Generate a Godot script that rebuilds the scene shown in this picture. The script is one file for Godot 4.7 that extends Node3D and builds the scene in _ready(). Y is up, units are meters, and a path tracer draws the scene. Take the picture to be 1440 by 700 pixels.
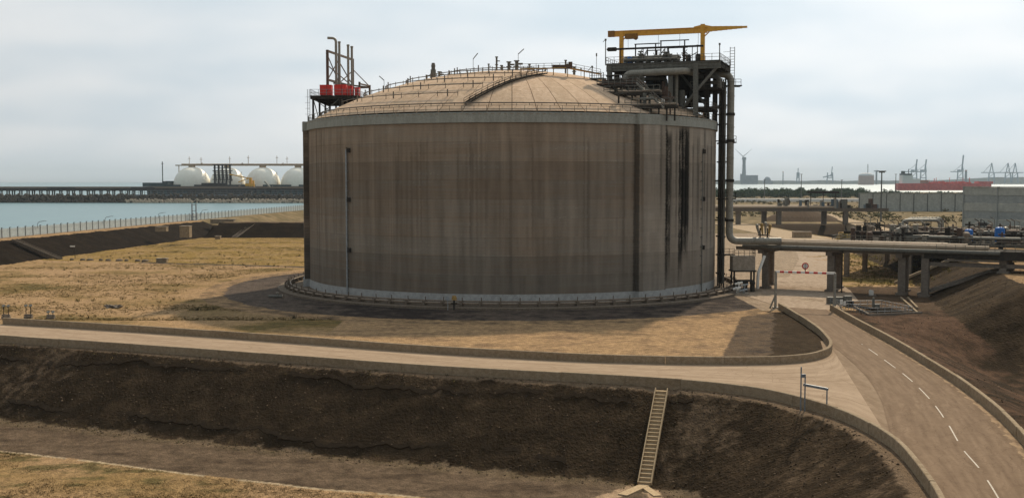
extends Node3D
# A gas storage tank at a coastal terminal. Metres; the yard round the tank lies at y = 0, the tank's axis at (0, 0, -227).

# ------------------------------------------------------------------ mesh collector
class MB:
	var v := PackedVector3Array()
	var n := PackedVector3Array()
	var uv := PackedVector2Array()
	var uv2 := PackedVector2Array()
	var ix := PackedInt32Array()
	func vert(p: Vector3, nn: Vector3, t := Vector2.ZERO) -> int:
		v.append(p); n.append(nn); uv.append(t)
		return v.size() - 1
	func tri(a: int, b: int, c: int) -> void:
		var nn := n[a] + n[b] + n[c]
		if (v[b] - v[a]).cross(v[c] - v[a]).dot(nn) > 0.0:
			ix.append(a); ix.append(c); ix.append(b)
		else:
			ix.append(a); ix.append(b); ix.append(c)
	func quad(a: Vector3, b: Vector3, c: Vector3, d: Vector3, nn: Vector3) -> void:
		var i := vert(a, nn, Vector2(0, 0)); vert(b, nn, Vector2(1, 0)); vert(c, nn, Vector2(1, 1)); vert(d, nn, Vector2(0, 1))
		tri(i, i + 1, i + 2); tri(i, i + 2, i + 3)
	# box about c; s full size; basis rows optional
	func box(c: Vector3, s: Vector3, b := Basis.IDENTITY) -> void:
		var x := b.x * s.x * 0.5
		var y := b.y * s.y * 0.5
		var z := b.z * s.z * 0.5
		quad(c + x - y - z, c + x + y - z, c + x + y + z, c + x - y + z, b.x)
		quad(c - x - y - z, c - x + y - z, c - x + y + z, c - x - y + z, -b.x)
		quad(c - x + y - z, c + x + y - z, c + x + y + z, c - x + y + z, b.y)
		quad(c - x - y - z, c + x - y - z, c + x - y + z, c - x - y + z, -b.y)
		quad(c - x - y + z, c + x - y + z, c + x + y + z, c - x + y + z, b.z)
		quad(c - x - y - z, c + x - y - z, c + x + y - z, c - x + y - z, -b.z)
	# a straight bar of rectangular section w (sideways) by h (upwards) from a to b
	func bar(a: Vector3, b: Vector3, w: float, h := -1.0) -> void:
		var hh := w if h < 0.0 else h
		var d := b - a
		if d.length() < 1e-4:
			return
		var y := d.normalized()
		var up := Vector3.UP if absf(y.y) < 0.98 else Vector3(0, 0, 1)
		var x := up.cross(y).normalized()
		var z := x.cross(y).normalized()
		box((a + b) * 0.5, Vector3(w, d.length(), hh), Basis(x, y, z))
	func tube(a: Vector3, b: Vector3, r0: float, r1 := -1.0, k := 10, caps := true) -> void:
		var rr := r0 if r1 < 0.0 else r1
		path(PackedVector3Array([a, b]), r0, k, caps, rr)
	func path(pts: PackedVector3Array, r: float, k := 10, caps := true, r_end := -1.0) -> void:
		var m := pts.size()
		var t := (pts[1] - pts[0]).normalized()
		var side := t.cross(Vector3.UP)
		if side.length() < 0.05:
			side = t.cross(Vector3(0, 0, 1))
		side = side.normalized()
		var first := v.size()
		var run := 0.0
		for i in m:
			var d: Vector3
			if i == 0: d = pts[1] - pts[0]
			elif i == m - 1: d = pts[m - 1] - pts[m - 2]
			else: d = (pts[i + 1] - pts[i]).normalized() + (pts[i] - pts[i - 1]).normalized()
			d = d.normalized()
			side = (side - d * side.dot(d)).normalized()
			var other := d.cross(side)
			var rad := r
			if r_end >= 0.0: rad = lerpf(r, r_end, float(i) / (m - 1))
			if i > 0: run += pts[i].distance_to(pts[i - 1])
			for j in k + 1:
				var an := TAU * j / k
				var nn := side * cos(an) + other * sin(an)
				vert(pts[i] + nn * rad, nn, Vector2(float(j) / k, run))
		for i in m - 1:
			for j in k:
				var p := first + i * (k + 1) + j
				tri(p, p + 1, p + k + 2); tri(p, p + k + 2, p + k + 1)
		if caps:
			for e in 2:
				var row := first + (0 if e == 0 else (m - 1) * (k + 1))
				var nn: Vector3 = (pts[0] - pts[1]).normalized() if e == 0 else (pts[m - 1] - pts[m - 2]).normalized()
				var c := vert(pts[0] if e == 0 else pts[m - 1], nn)
				for j in k + 1:
					vert(v[row + j], nn)
				for j in k:
					tri(c, c + 1 + j, c + 2 + j)
	# surface of revolution about y at o: profile of (radius, height), angles from the +z side
	func lathe(o: Vector3, prof: Array, k := 32, a0 := 0.0, a1 := TAU) -> void:
		for i in prof.size() - 1:
			var p: Vector2 = prof[i]
			var q: Vector2 = prof[i + 1]
			var t := (q - p).normalized()
			var first := v.size()
			for j in k + 1:
				var an := lerpf(a0, a1, float(j) / k)
				var out := Vector3(sin(an), 0, cos(an))
				var nn := (out * t.y - Vector3.UP * t.x).normalized()
				vert(o + out * p.x + Vector3.UP * p.y, nn, Vector2(an / TAU + 0.5, p.y))
				vert(o + out * q.x + Vector3.UP * q.y, nn, Vector2(an / TAU + 0.5, q.y))
			for j in k:
				var b := first + j * 2
				tri(b, b + 1, b + 3); tri(b, b + 3, b + 2)
	# convex or concave outline in plan, between two heights
	func prism(outline: PackedVector2Array, y0: float, y1: float) -> void:
		var idx := Geometry2D.triangulate_polygon(outline)
		var b := v.size()
		for p in outline: vert(Vector3(p.x, y1, p.y), Vector3.UP)
		for p in outline: vert(Vector3(p.x, y0, p.y), Vector3.DOWN)
		var m := outline.size()
		for i in range(0, idx.size(), 3):
			tri(b + idx[i], b + idx[i + 1], b + idx[i + 2])
			tri(b + m + idx[i], b + m + idx[i + 1], b + m + idx[i + 2])
		var area := 0.0
		for i in m:
			var p := outline[i]
			var q := outline[(i + 1) % m]
			area += p.x * q.y - q.x * p.y
		for i in m:
			var p := outline[i]
			var q := outline[(i + 1) % m]
			var d := (q - p).normalized() * (1.0 if area > 0 else -1.0)
			quad(Vector3(p.x, y0, p.y), Vector3(q.x, y0, q.y), Vector3(q.x, y1, q.y), Vector3(p.x, y1, p.y), Vector3(d.y, 0, -d.x))
	func ball(c: Vector3, s: Vector3, rows := 6, k := 10, from := -PI / 2, to := PI / 2) -> void:
		var first := v.size()
		for i in rows + 1:
			var la := lerpf(from, to, float(i) / rows)
			for j in k + 1:
				var an := TAU * j / k
				var u := Vector3(cos(la) * sin(an), sin(la), cos(la) * cos(an))
				vert(c + u * s, (u / s).normalized(), Vector2(float(j) / k, float(i) / rows))
		for i in rows:
			for j in k:
				var p := first + i * (k + 1) + j
				tri(p, p + 1, p + k + 2); tri(p, p + k + 2, p + k + 1)
	func rail(pts: Array, h := 1.1, gap := 2.0, r := 0.035) -> void:
		for i in pts.size() - 1:
			var a: Vector3 = pts[i]
			var b: Vector3 = pts[i + 1]
			var cnt := maxi(1, roundi(a.distance_to(b) / gap))
			for j in cnt + (1 if i == pts.size() - 2 else 0):
				var p := a.lerp(b, float(j) / cnt)
				tube(p, p + Vector3.UP * h, r, -1.0, 5, false)
			for y in [0.5 * h, h]:
				tube(a + Vector3.UP * y, b + Vector3.UP * y, r * 0.85, -1.0, 5, false)
	func mesh() -> ArrayMesh:
		var a := []
		a.resize(Mesh.ARRAY_MAX)
		a[Mesh.ARRAY_VERTEX] = v; a[Mesh.ARRAY_NORMAL] = n; a[Mesh.ARRAY_TEX_UV] = uv; a[Mesh.ARRAY_INDEX] = ix
		if uv2.size() == v.size(): a[Mesh.ARRAY_TEX_UV2] = uv2
		var m := ArrayMesh.new()
		m.add_surface_from_arrays(Mesh.PRIMITIVE_TRIANGLES, a)
		return m

# ------------------------------------------------------------------ scene helpers
var used := {}
var M := {}
var rng := RandomNumberGenerator.new()

func numbered(called: String) -> String:
	var c: int = used.get(called, 0)
	used[called] = c + 1
	return called if c == 0 else "%s_%03d" % [called, c]

func put(called: String, b, m: Material, parent: Node = self) -> MeshInstance3D:
	var o := MeshInstance3D.new()
	o.name = numbered(called) if parent == self else called
	o.mesh = b.mesh() if b is MB else b
	o.material_override = m
	parent.add_child(o, true)
	return o

func tag(o: Node, label: String, category: String, group := "") -> Node:
	o.set_meta("label", label); o.set_meta("category", category)
	if group != "": o.set_meta("group", group)
	return o

func thing(called: String, label: String, category: String, at := Vector3.ZERO, turn := 0.0, group := "") -> Node3D:
	var o := Node3D.new()
	o.name = numbered(called)
	add_child(o)
	o.position = at; o.rotation.y = turn
	tag(o, label, category, group)
	return o

func kind(o: Node, k: String) -> Node:
	o.set_meta("kind", k)
	return o

func copy(o: Node3D, called: String, label: String, at: Vector3, turn := 0.0) -> Node3D:
	var c: Node3D = o.duplicate()
	c.name = numbered(called)
	add_child(c)
	c.position = at; c.rotation.y = turn
	c.set_meta("label", label)
	return c

func lin(r: float, g: float, b: float) -> Color:
	return Color(r, g, b).linear_to_srgb()

# ------------------------------------------------------------------ textures
var N := {}          # tileable noise, 512 x 512 bytes
func noise_bytes(seed_: int, freq: float, oct := 5, size := 512) -> PackedByteArray:
	var f := FastNoiseLite.new()
	f.seed = seed_; f.frequency = freq; f.noise_type = FastNoiseLite.TYPE_SIMPLEX_SMOOTH
	f.fractal_octaves = oct; f.fractal_gain = 0.55
	var im := f.get_seamless_image(size, size)
	im.convert(Image.FORMAT_L8)
	return im.get_data()

func make_noises() -> void:
	N.fine = noise_bytes(1, 0.08, 3)
	N.mid = noise_bytes(2, 0.025, 5)
	N.big = noise_bytes(3, 0.008, 5)
	N.wide = noise_bytes(4, 0.005, 3)

func sm(key: String, x: float, y: float) -> float:
	var b: PackedByteArray = N[key]
	return b[(posmod(int(y), 512) << 9) + posmod(int(x), 512)] / 255.0

func to_tex(w: int, h: int, data: PackedByteArray) -> ImageTexture:
	var im := Image.create_from_data(w, h, false, Image.FORMAT_RGB8, data)
	im.generate_mipmaps()
	return ImageTexture.create_from_image(im)

func byte(x: float) -> int:
	var s := 12.92 * x if x <= 0.0031308 else 1.055 * pow(x, 1.0 / 2.4) - 0.055
	return clampi(int(s * 255.0 + 0.5), 0, 255)

# a mottled tile: colour c0 to c1 by noise, speckle by fine noise
func mottle(c0: Vector3, c1: Vector3, sp := 0.25, k1 := "mid", seed_off := 0, streak := 1.0) -> ImageTexture:
	var d := PackedByteArray()
	d.resize(512 * 512 * 3)
	var a: PackedByteArray = N[k1]
	var f: PackedByteArray = N.fine
	var w: PackedByteArray = N.big
	var lut := PackedByteArray()
	lut.resize(1025)
	for i in 1025: lut[i] = byte(i / 1024.0)
	for y in 512:
		for x in 512:
			var i := (y << 9) + x
			var j := ((int(y / streak) + seed_off) & 511) * 512 + ((x + seed_off * 3) & 511)
			var t := clampf((a[j] * 0.6 + w[i] * 0.4 - 128.0) / 110.0 + 0.5, 0, 1)
			var c := c0.lerp(c1, t) * (1.0 + sp * (f[(i + seed_off * 77) & 262143] - 128.0) / 128.0)
			d[i * 3] = lut[clampi(int(c.x * 1024), 0, 1024)]
			d[i * 3 + 1] = lut[clampi(int(c.y * 1024), 0, 1024)]
			d[i * 3 + 2] = lut[clampi(int(c.z * 1024), 0, 1024)]
	return to_tex(512, 512, d)

func gray_tex(key: String) -> ImageTexture:
	var im := Image.create_from_data(512, 512, false, Image.FORMAT_L8, N[key])
	im.generate_mipmaps()
	return ImageTexture.create_from_image(im)

func normal_tex(key: String, s: float) -> ImageTexture:
	var im := Image.create_from_data(512, 512, false, Image.FORMAT_L8, N[key])
	im.convert(Image.FORMAT_RGBA8)
	im.bump_map_to_normal_map(s)
	im.generate_mipmaps()
	return ImageTexture.create_from_image(im)

func std(tex: Texture2D, tile: float, rough := 0.9, metal := 0.0, bump := 0.0) -> StandardMaterial3D:
	var m := StandardMaterial3D.new()
	m.albedo_texture = tex
	m.uv1_triplanar = true; m.uv1_world_triplanar = true
	m.uv1_scale = Vector3.ONE / tile
	m.roughness = rough; m.metallic = metal
	if rough > .84: m.metallic_specular = .12   # dry porous matter
	if bump > 0.0:
		m.normal_enabled = true; m.normal_texture = T_nrm; m.normal_scale = bump
	return m

func plain(c: Color, rough := 0.6, metal := 0.0) -> StandardMaterial3D:
	var m := StandardMaterial3D.new()
	m.albedo_color = c; m.roughness = rough; m.metallic = metal
	return m

var T_nrm: ImageTexture
var T_wave: ImageTexture

func make_materials() -> void:
	T_nrm = normal_tex("mid", 6.0)
	T_wave = normal_tex("fine", 3.0)
	M.concrete = std(mottle(Vector3(.27, .225, .175), Vector3(.36, .31, .25), .2), 9.0, .92, 0, .5)
	M.parapet = std(mottle(Vector3(.24, .18, .115), Vector3(.33, .26, .18), .2, "mid", 31), 7.0, .93, 0, .5)
	M.rim = std(mottle(Vector3(.27, .27, .235), Vector3(.37, .37, .33), .16, "mid", 17, 6.0), 14.0, .9, 0, .3)
	M.base_band = std(mottle(Vector3(.31, .31, .3), Vector3(.45, .45, .435), .14, "mid", 5), 12.0, .85, 0, .3)
	M.dome = std(mottle(Vector3(.46, .325, .22), Vector3(.6, .445, .315), .16, "mid", 9), 16.0, .93, 0, .3)
	M.dome_b = std(mottle(Vector3(.43, .305, .205), Vector3(.56, .415, .29), .16, "mid", 63), 16.0, .93, 0, .3)
	M.dark_steel = std(mottle(Vector3(.03, .027, .024), Vector3(.065, .055, .045), .3, "mid", 3), 5.0, .9)
	M.steel = std(mottle(Vector3(.1, .096, .08), Vector3(.18, .172, .145), .3, "mid", 7), 5.0, .75, .1)
	M.rust = std(mottle(Vector3(.06, .035, .024), Vector3(.12, .07, .045), .3, "mid", 8), 4.0, .8)
	M.rail = std(mottle(Vector3(.1, .082, .062), Vector3(.19, .16, .125), .3, "mid", 12), 4.0, .8)
	M.pipe = std(mottle(Vector3(.2, .185, .15), Vector3(.31, .285, .235), .22, "mid", 21), 6.0, .55, .1)
	M.pipe_tan = std(mottle(Vector3(.34, .25, .165), Vector3(.42, .32, .225), .2, "mid", 22), 6.0, .75)
	M.galv = std(mottle(Vector3(.22, .24, .25), Vector3(.36, .38, .39), .2, "mid", 23), 3.0, .5, .35)
	M.yellow = std(mottle(Vector3(.62, .29, .025), Vector3(.8, .42, .045), .2, "mid", 24), 5.0, .55)
	M.red = std(mottle(Vector3(.5, .02, .014), Vector3(.72, .035, .02), .18, "mid", 25), 4.0, .55)
	M.blue = std(mottle(Vector3(.015, .11, .38), Vector3(.02, .18, .55), .15, "mid", 26), 3.0, .5)
	M.white = std(mottle(Vector3(.62, .6, .55), Vector3(.78, .76, .71), .1, "mid", 27), 6.0, .6)
	M.cream = std(mottle(Vector3(.8, .77, .66), Vector3(.9, .87, .77), .08, "mid", 28), 60.0, .5)
	M.hull = std(mottle(Vector3(.012, .03, .035), Vector3(.03, .055, .06), .2, "mid", 29), 60.0, .6)
	M.hull_red = std(mottle(Vector3(.45, .04, .028), Vector3(.62, .075, .05), .2, "mid", 30), 90.0, .6)
	M.shed = std(mottle(Vector3(.3, .31, .28), Vector3(.42, .43, .39), .14, "mid", 32), 24.0, .8)
	M.shed_b = std(mottle(Vector3(.24, .26, .25), Vector3(.33, .35, .34), .14, "mid", 34), 24.0, .8)
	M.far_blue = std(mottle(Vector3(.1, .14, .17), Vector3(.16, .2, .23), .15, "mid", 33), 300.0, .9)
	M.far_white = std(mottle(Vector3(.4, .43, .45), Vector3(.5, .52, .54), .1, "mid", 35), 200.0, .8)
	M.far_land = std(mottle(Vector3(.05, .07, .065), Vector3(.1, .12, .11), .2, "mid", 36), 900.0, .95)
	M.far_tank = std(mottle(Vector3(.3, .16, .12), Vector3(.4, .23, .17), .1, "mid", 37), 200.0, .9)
	M.rock = std(mottle(Vector3(.05, .042, .034), Vector3(.13, .105, .08), .3, "mid", 38), 8.0, .95)
	M.rock_pale = std(mottle(Vector3(.36, .29, .21), Vector3(.55, .46, .35), .3, "mid", 39), 8.0, .95)
	M.paint = std(mottle(Vector3(.3, .25, .19), Vector3(.5, .44, .36), .3, "mid", 40), 1.6, .8)
	M.yellow_dark = std(mottle(Vector3(.2, .09, .012), Vector3(.3, .14, .02), .25, "mid", 45), 4.0, .7)
	M.bridge = std(mottle(Vector3(.15, .125, .1), Vector3(.23, .195, .16), .22, "mid", 46), 6.0, .93, 0, .4)
	M.galv_dark = std(mottle(Vector3(.14, .16, .18), Vector3(.24, .27, .3), .2, "mid", 47), 3.0, .5, .3)
	M.stone_dark = std(mottle(Vector3(.12, .095, .07), Vector3(.2, .16, .125), .25, "mid", 48), 5.0, .95)
	M.fence = std(mottle(Vector3(.42, .47, .46), Vector3(.55, .6, .59), .1, "mid", 52), 8.0, .6)
	M.fence_post = std(mottle(Vector3(.07, .075, .07), Vector3(.13, .135, .125), .2, "mid", 53), 5.0, .7)
	M.jetty = std(mottle(Vector3(.045, .043, .043), Vector3(.085, .078, .074), .25, "mid", 54), 30.0, .85)
	M.hazed_crane = std(mottle(Vector3(.12, .2, .26), Vector3(.2, .29, .36), .15, "mid", 55), 120.0, .8)  # distance haze put into the cranes' paler blue colour
	M.turf = std(mottle(Vector3(.03, .02, .012), Vector3(.07, .048, .03), .4, "fine", 56), 4.0, .97, 0, 1.0)
	M.step = std(mottle(Vector3(.36, .26, .155), Vector3(.5, .38, .24), .25, "mid", 57), 3.0, .95)
	M.turf_lit = std(mottle(Vector3(.055, .036, .023), Vector3(.11, .076, .05), .3, "mid", 58), 9.0, .97)
	M.parapet_b = std(mottle(Vector3(.215, .16, .1), Vector3(.31, .24, .165), .25, "mid", 61), 6.0, .93, 0, .5)
	M.yellow_dull = std(mottle(Vector3(.3, .18, .05), Vector3(.42, .27, .09), .25, "mid", 42), 4.0, .8)
	M.pipe_tan_dull = std(mottle(Vector3(.16, .12, .085), Vector3(.26, .2, .145), .25, "mid", 43), 4.0, .8)
	M.paint_red = plain(lin(.5, .03, .03), .6)
	M.black = plain(lin(.012, .012, .012), .7)
	M.sand_path = std(mottle(Vector3(.3, .22, .14), Vector3(.42, .32, .22), .2, "mid", 41), 10.0, .95, 0, .5)

# ------------------------------------------------------------------ plan of the place
const TANK := Vector3(0, 0, -227)
const R := 40.0
var INNER := PackedVector2Array([Vector2(-73.6, -163.2), Vector2(-50.4, -154.1), Vector2(-29.1, -144.5), Vector2(-10.2, -135.5), Vector2(6.5, -129.5), Vector2(18.0, -127.2), Vector2(27.5, -126.9), Vector2(33.2, -128.6), Vector2(37.0, -132.6), Vector2(39.2, -138.0), Vector2(40.6, -145.0), Vector2(41.9, -154.8), Vector2(43.0, -171.0), Vector2(43.6, -183.5)])
var OUTER := PackedVector2Array([Vector2(-130, -172), Vector2(-95, -157.5), Vector2(-65.9, -145.2), Vector2(-45.1, -137.0), Vector2(-26.0, -128.8), Vector2(-9.2, -121.6), Vector2(5.8, -116.6), Vector2(17.0, -112.6), Vector2(23.1, -108.5), Vector2(26.6, -103.2), Vector2(29.1, -95.9), Vector2(29.7, -87.2), Vector2(28.9, -79.7), Vector2(27.0, -69.7), Vector2(23.8, -59), Vector2(19, -46)])
var RIGHT := PackedVector2Array([Vector2(51.0, -181.5), Vector2(49.5, -164.2), Vector2(48.0, -143.8), Vector2(46.4, -127.0), Vector2(44.8, -112.8), Vector2(42.2, -97.5), Vector2(39.4, -86.0), Vector2(36.0, -75), Vector2(31.5, -62), Vector2(26, -48)])
var MAIN_LEFT := PackedVector2Array([Vector2(43.9, -186), Vector2(43.0, -171.0), Vector2(41.9, -154.8), Vector2(40.6, -145.0), Vector2(39.3, -133), Vector2(37.6, -120), Vector2(35.0, -107), Vector2(32.2, -96.5), Vector2(29.7, -87.2), Vector2(28.9, -79.7), Vector2(27.0, -69.7), Vector2(23.8, -59), Vector2(19, -46)])
var DYKE := PackedVector2Array([Vector2(100, -340), Vector2(88, -260), Vector2(78.5, -216), Vector2(70, -187), Vector2(66.5, -168), Vector2(70, -154), Vector2(82, -140), Vector2(140, -120)])

func smooth_line(p: PackedVector2Array, step := 1.5) -> PackedVector2Array:
	var out := PackedVector2Array()
	for i in p.size() - 1:
		var a := p[maxi(i - 1, 0)]
		var b := p[i]
		var c := p[i + 1]
		var d := p[mini(i + 2, p.size() - 1)]
		var m := maxi(1, int(b.distance_to(c) / step))
		for j in m:
			out.append(b.cubic_interpolate(c, a, d, float(j) / m))
	out.append(p[p.size() - 1])
	return out

# distance from p to a line, positive on its right-hand side seen along the line from above (x right, z towards the viewer)
func side_distance(p: Vector2, line: PackedVector2Array) -> float:
	var best := 1e12
	var sgn := 1.0
	for i in line.size() - 1:
		var a := line[i]
		var d := line[i + 1] - a
		var t := clampf((p - a).dot(d) / d.length_squared(), 0, 1)
		var q := p - a - d * t
		var l := q.length_squared()
		if l < best - 1e-6:
			best = l
			sgn = 1.0 if d.x * (p.y - a.y) - d.y * (p.x - a.x) > 0 else -1.0
	return sqrt(best) * sgn

var hn := FastNoiseLite.new()
var hw := FastNoiseLite.new()
const BASIN := 6.6

func crest_x(z: float) -> float:
	return -137.0 + (-304.0 - z) * 0.0885

# ground height; zone holds what the ground is made of there
var zO := 0.0
var zR := 0.0
var zD := 0.0
func height(x: float, z: float) -> float:
	zO = 999.0; zR = -999.0; zD = -999.0
	var h := 0.0
	var rough := 0.0
	var p := Vector2(x, z)
	if x > -200 and x < 60 and z > -200:
		zO = side_distance(p, OUTER)
	else:
		zO = -50.0
	if x > 20 and x < 200 and z > -200:
		zR = -side_distance(p, RIGHT)
	if x > 50 and x < 260 and z > -360 and z < -90:
		zD = -side_distance(p, DYKE)
	if zO > 0.0 and x < 45.0:
		var q := zO + hn.get_noise_2d(x * 0.6, z * 0.6) * 0.3
		h = -clampf((q - 1.6) / 1.66, 0.0, BASIN)
		var on := smoothstep(1.6, 2.6, zO) * (1.0 - smoothstep(11.6, 13.2, zO))
		rough = on * .55
		if zO > 13.0: rough = 0.25
	elif zR > 0.0:
		var w := smoothstep(-172.0, -150.0, z)
		h = -clampf((zR - 2.5) / 2.4, 0.0, 5.5) * w
		rough = smoothstep(1.5, 4.0, zR) * 0.7
	elif z > -190 and x < 44 and side_distance(p, INNER) < -0.6 and x > -110:
		rough = 0.3
	elif z < -190:
		rough = 0.3
	if zD > 0.0:
		var up := clampf(zD / 2.1, 0.0, 4.7)
		h = maxf(h + up, h)
		rough = maxf(rough, smoothstep(0.0, 1.5, zD) * (1.0 - smoothstep(11.0, 12.0, zD)) * 0.8)
	# dyke along the shore and its return behind the field
	var cx := crest_x(z)
	var e := cx + 14.0 - x
	var hd := 0.0
	if e > 0.0:
		hd = minf(e / 14.0, 1.0) * 5.1
		rough = maxf(rough, (1.0 - smoothstep(12.5, 14.0, e)) * 0.8)
		if e > 21.0: hd = 5.1 - (e - 21.0) / 2.2
	elif x < 60.0:
		var f := -415.0 - z
		if f > 0.0:
			hd = minf(f / 13.0, 1.0) * 5.1
			if f > 24.0: hd = maxf(5.1 - (f - 24.0) / 4.0, 2.6)
			rough = maxf(rough, 0.6)
	h += hd
	if e < 0.0 and z < -380.0 and x > 100.0:
		var inx := minf(x - 118.0, 182.0 - x)
		var inz := minf(z + 552.0, -410.0 - z)
		h -= clampf(minf(inx, inz) / 3.0, 0.0, 5.5)
	if e < 40.0 and (z < -2300.0):
		h -= (-2300.0 - z) * 0.02
	if z > -114.0 and z < -98.0 and absf((x - 11.9) - (z + 100.6) * -.265) < 1.5:
		rough = 0.0
		h = -clampf((zO - 1.6) / 1.66, 0.0, BASIN) - .15
	if rough > 0.0 and x > -260 and z > -760:
		h += rough * (hn.get_noise_2d(x * 2.2, z * 2.2) * 0.3 + hn.get_noise_2d(x * 9.0, z * 9.0) * 0.12)
	return maxf(h, -9.0)

func steps(list: Array) -> PackedFloat32Array:
	var out := PackedFloat32Array()
	for i in list.size() - 1:
		var a: float = list[i][0]
		var b: float = list[i + 1][0]
		var m := maxi(1, roundi((b - a) / float(list[i][1])))
		for j in m: out.append(lerpf(a, b, float(j) / m))
	out.append(list[list.size() - 1][0])
	return out

const MX0 := -150.0
const MX1 := 120.0
const MZ0 := -452.0
const MZ1 := -60.0

# ------------------------------------------------------------------ ground
func make_ground() -> void:
	hn.seed = 11; hn.frequency = 0.05; hn.fractal_octaves = 4
	hw.seed = 12; hw.frequency = 0.02; hw.fractal_octaves = 3
	var xs := steps([[-260, 10.0], [-150, 1.8], [-76, .62], [62, 1.2], [120, 6.0], [190, 25.0], [500, 250.0], [3500, 1]])
	var zs := steps([[-2600, 200.0], [-760, 40.0], [-600, 5.0], [-452, 2.0], [-190, 1.0], [-152, .62], [-60, 8.0], [60, 1]])
	var nx := xs.size()
	var nz := zs.size()
	var hh := PackedFloat32Array()
	hh.resize(nx * nz)
	for j in nz:
		for i in nx:
			hh[j * nx + i] = height(xs[i], zs[j])
	for far in 3:
		var b := MB.new()
		var id := PackedInt32Array()
		id.resize(nx * nz)
		id.fill(-1)
		for j in nz - 1:
			for i in nx - 1:
				var inside := xs[i] >= MX0 - .01 and xs[i + 1] <= MX1 + .01 and zs[j] >= MZ0 - .01 and zs[j + 1] <= MZ1 + .01
				if inside != (far == 0): continue
				var sunk := xs[i] > 112.0 and xs[i + 1] < 190.0 and zs[j] > -560.0 and zs[j + 1] < -404.0 and hh[j * nx + i] + hh[(j + 1) * nx + i + 1] < -.3
				if far > 0 and sunk != (far == 2): continue
				var q := PackedInt32Array([j * nx + i, j * nx + i + 1, (j + 1) * nx + i + 1, (j + 1) * nx + i])
				for k in 4:
					if id[q[k]] < 0:
						var gi := q[k] % nx
						var gj := q[k] / nx
						var i0 := maxi(gi - 1, 0)
						var i1 := mini(gi + 1, nx - 1)
						var j0 := maxi(gj - 1, 0)
						var j1 := mini(gj + 1, nz - 1)
						var dx := (hh[gj * nx + i1] - hh[gj * nx + i0]) / (xs[i1] - xs[i0])
						var dz := (hh[j1 * nx + gi] - hh[j0 * nx + gi]) / (zs[j1] - zs[j0])
						id[q[k]] = b.vert(Vector3(xs[gi], hh[q[k]], zs[gj]), Vector3(-dx, 1, -dz).normalized(), Vector2(xs[gi], zs[gj]))
						b.uv2.append(Vector2((xs[gi] - MX0) / (MX1 - MX0), (zs[gj] - MZ0) / (MZ1 - MZ0)))
				b.ix.append_array(PackedInt32Array([id[q[0]], id[q[1]], id[q[2]], id[q[0]], id[q[2]], id[q[3]]]))
		var m: StandardMaterial3D
		if far == 0:
			m = std(mottle(Vector3(.5, .5, .5), Vector3(1.0, .99, .97), .62, "fine", 50), 6.0, .97, 0, 1.6)
			m.detail_enabled = true
			m.detail_blend_mode = BaseMaterial3D.BLEND_MODE_MUL
			m.detail_albedo = ground_map()
			m.detail_uv_layer = BaseMaterial3D.DETAIL_UV_2
		else:
			m = std(mottle(Vector3(.085, .068, .032), Vector3(.25, .18, .1), .3, "mid", 51), 110.0, .97)
		if far == 2: m = M.turf
		kind(put(["ground", "outer_ground", "pit"][far], b, m), "structure")

# turf edges that have slumped and hang over along the bank
func make_bank_lips() -> void:
	var line := resample(OUTER, 700)
	for band in 3:
		var b := MB.new()
		var n0 := -1
		for i in 700:
			var p := line[i]
			var d := (line[i + 1] - p).normalized()
			var o := Vector2(-d.y, d.x)
			var at: float = [3.4, 10.6, 7.0][band] + hw.get_noise_2d(p.x * 2.2 + band * 50, p.y * 2.2) * 1.5 + hn.get_noise_2d(p.x * 6.0, p.y * 6.0 + band * 40) * .5 + hn.get_noise_2d(p.x * 23.0, p.y * 23.0 + band * 40) * .3
			var k = hw.get_noise_2d(p.x * 3.1 + 300 * band, p.y * 3.1) * 1.6 + [.75, .6, -.5][band] + hn.get_noise_2d(p.x * 9.0, p.y * 9.0) * .5
			k = clampf(k, 0, 1)
			if p.x < -80 or p.x > 19.0 or k < .05 or absf(p.x - 13.5) < 5.0 and band > 0 or absf(p.x - 14.5) < 1.8:
				n0 = -1
				continue
			var row := []
			for q in [[-.7, -.02], [-.25, .03], [.05 * k + .03, .03 + .03 * k], [.1 * k, -.1], [-.35, -.2]]:
				var c: Vector2 = p + o * (at + q[0])
				row.append(Vector3(c.x, height(c.x, c.y) + q[1] + (.0 if q[0] < .01 else .13 * k), c.y))
			var first := b.v.size()
			for j in 5: b.vert(row[j], (Vector3(o.x, 1.2, o.y) if j < 3 else Vector3(o.x, -1, o.y)).normalized(), Vector2.ZERO)
			if n0 >= 0:
				for j in 4:
					b.tri(n0 + j, n0 + j + 1, first + j + 1); b.tri(n0 + j, first + j + 1, first + j)
			n0 = first
		if b.ix.size() > 0: kind(put("slumped_turf_edge", b, M.turf), "structure")

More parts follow.
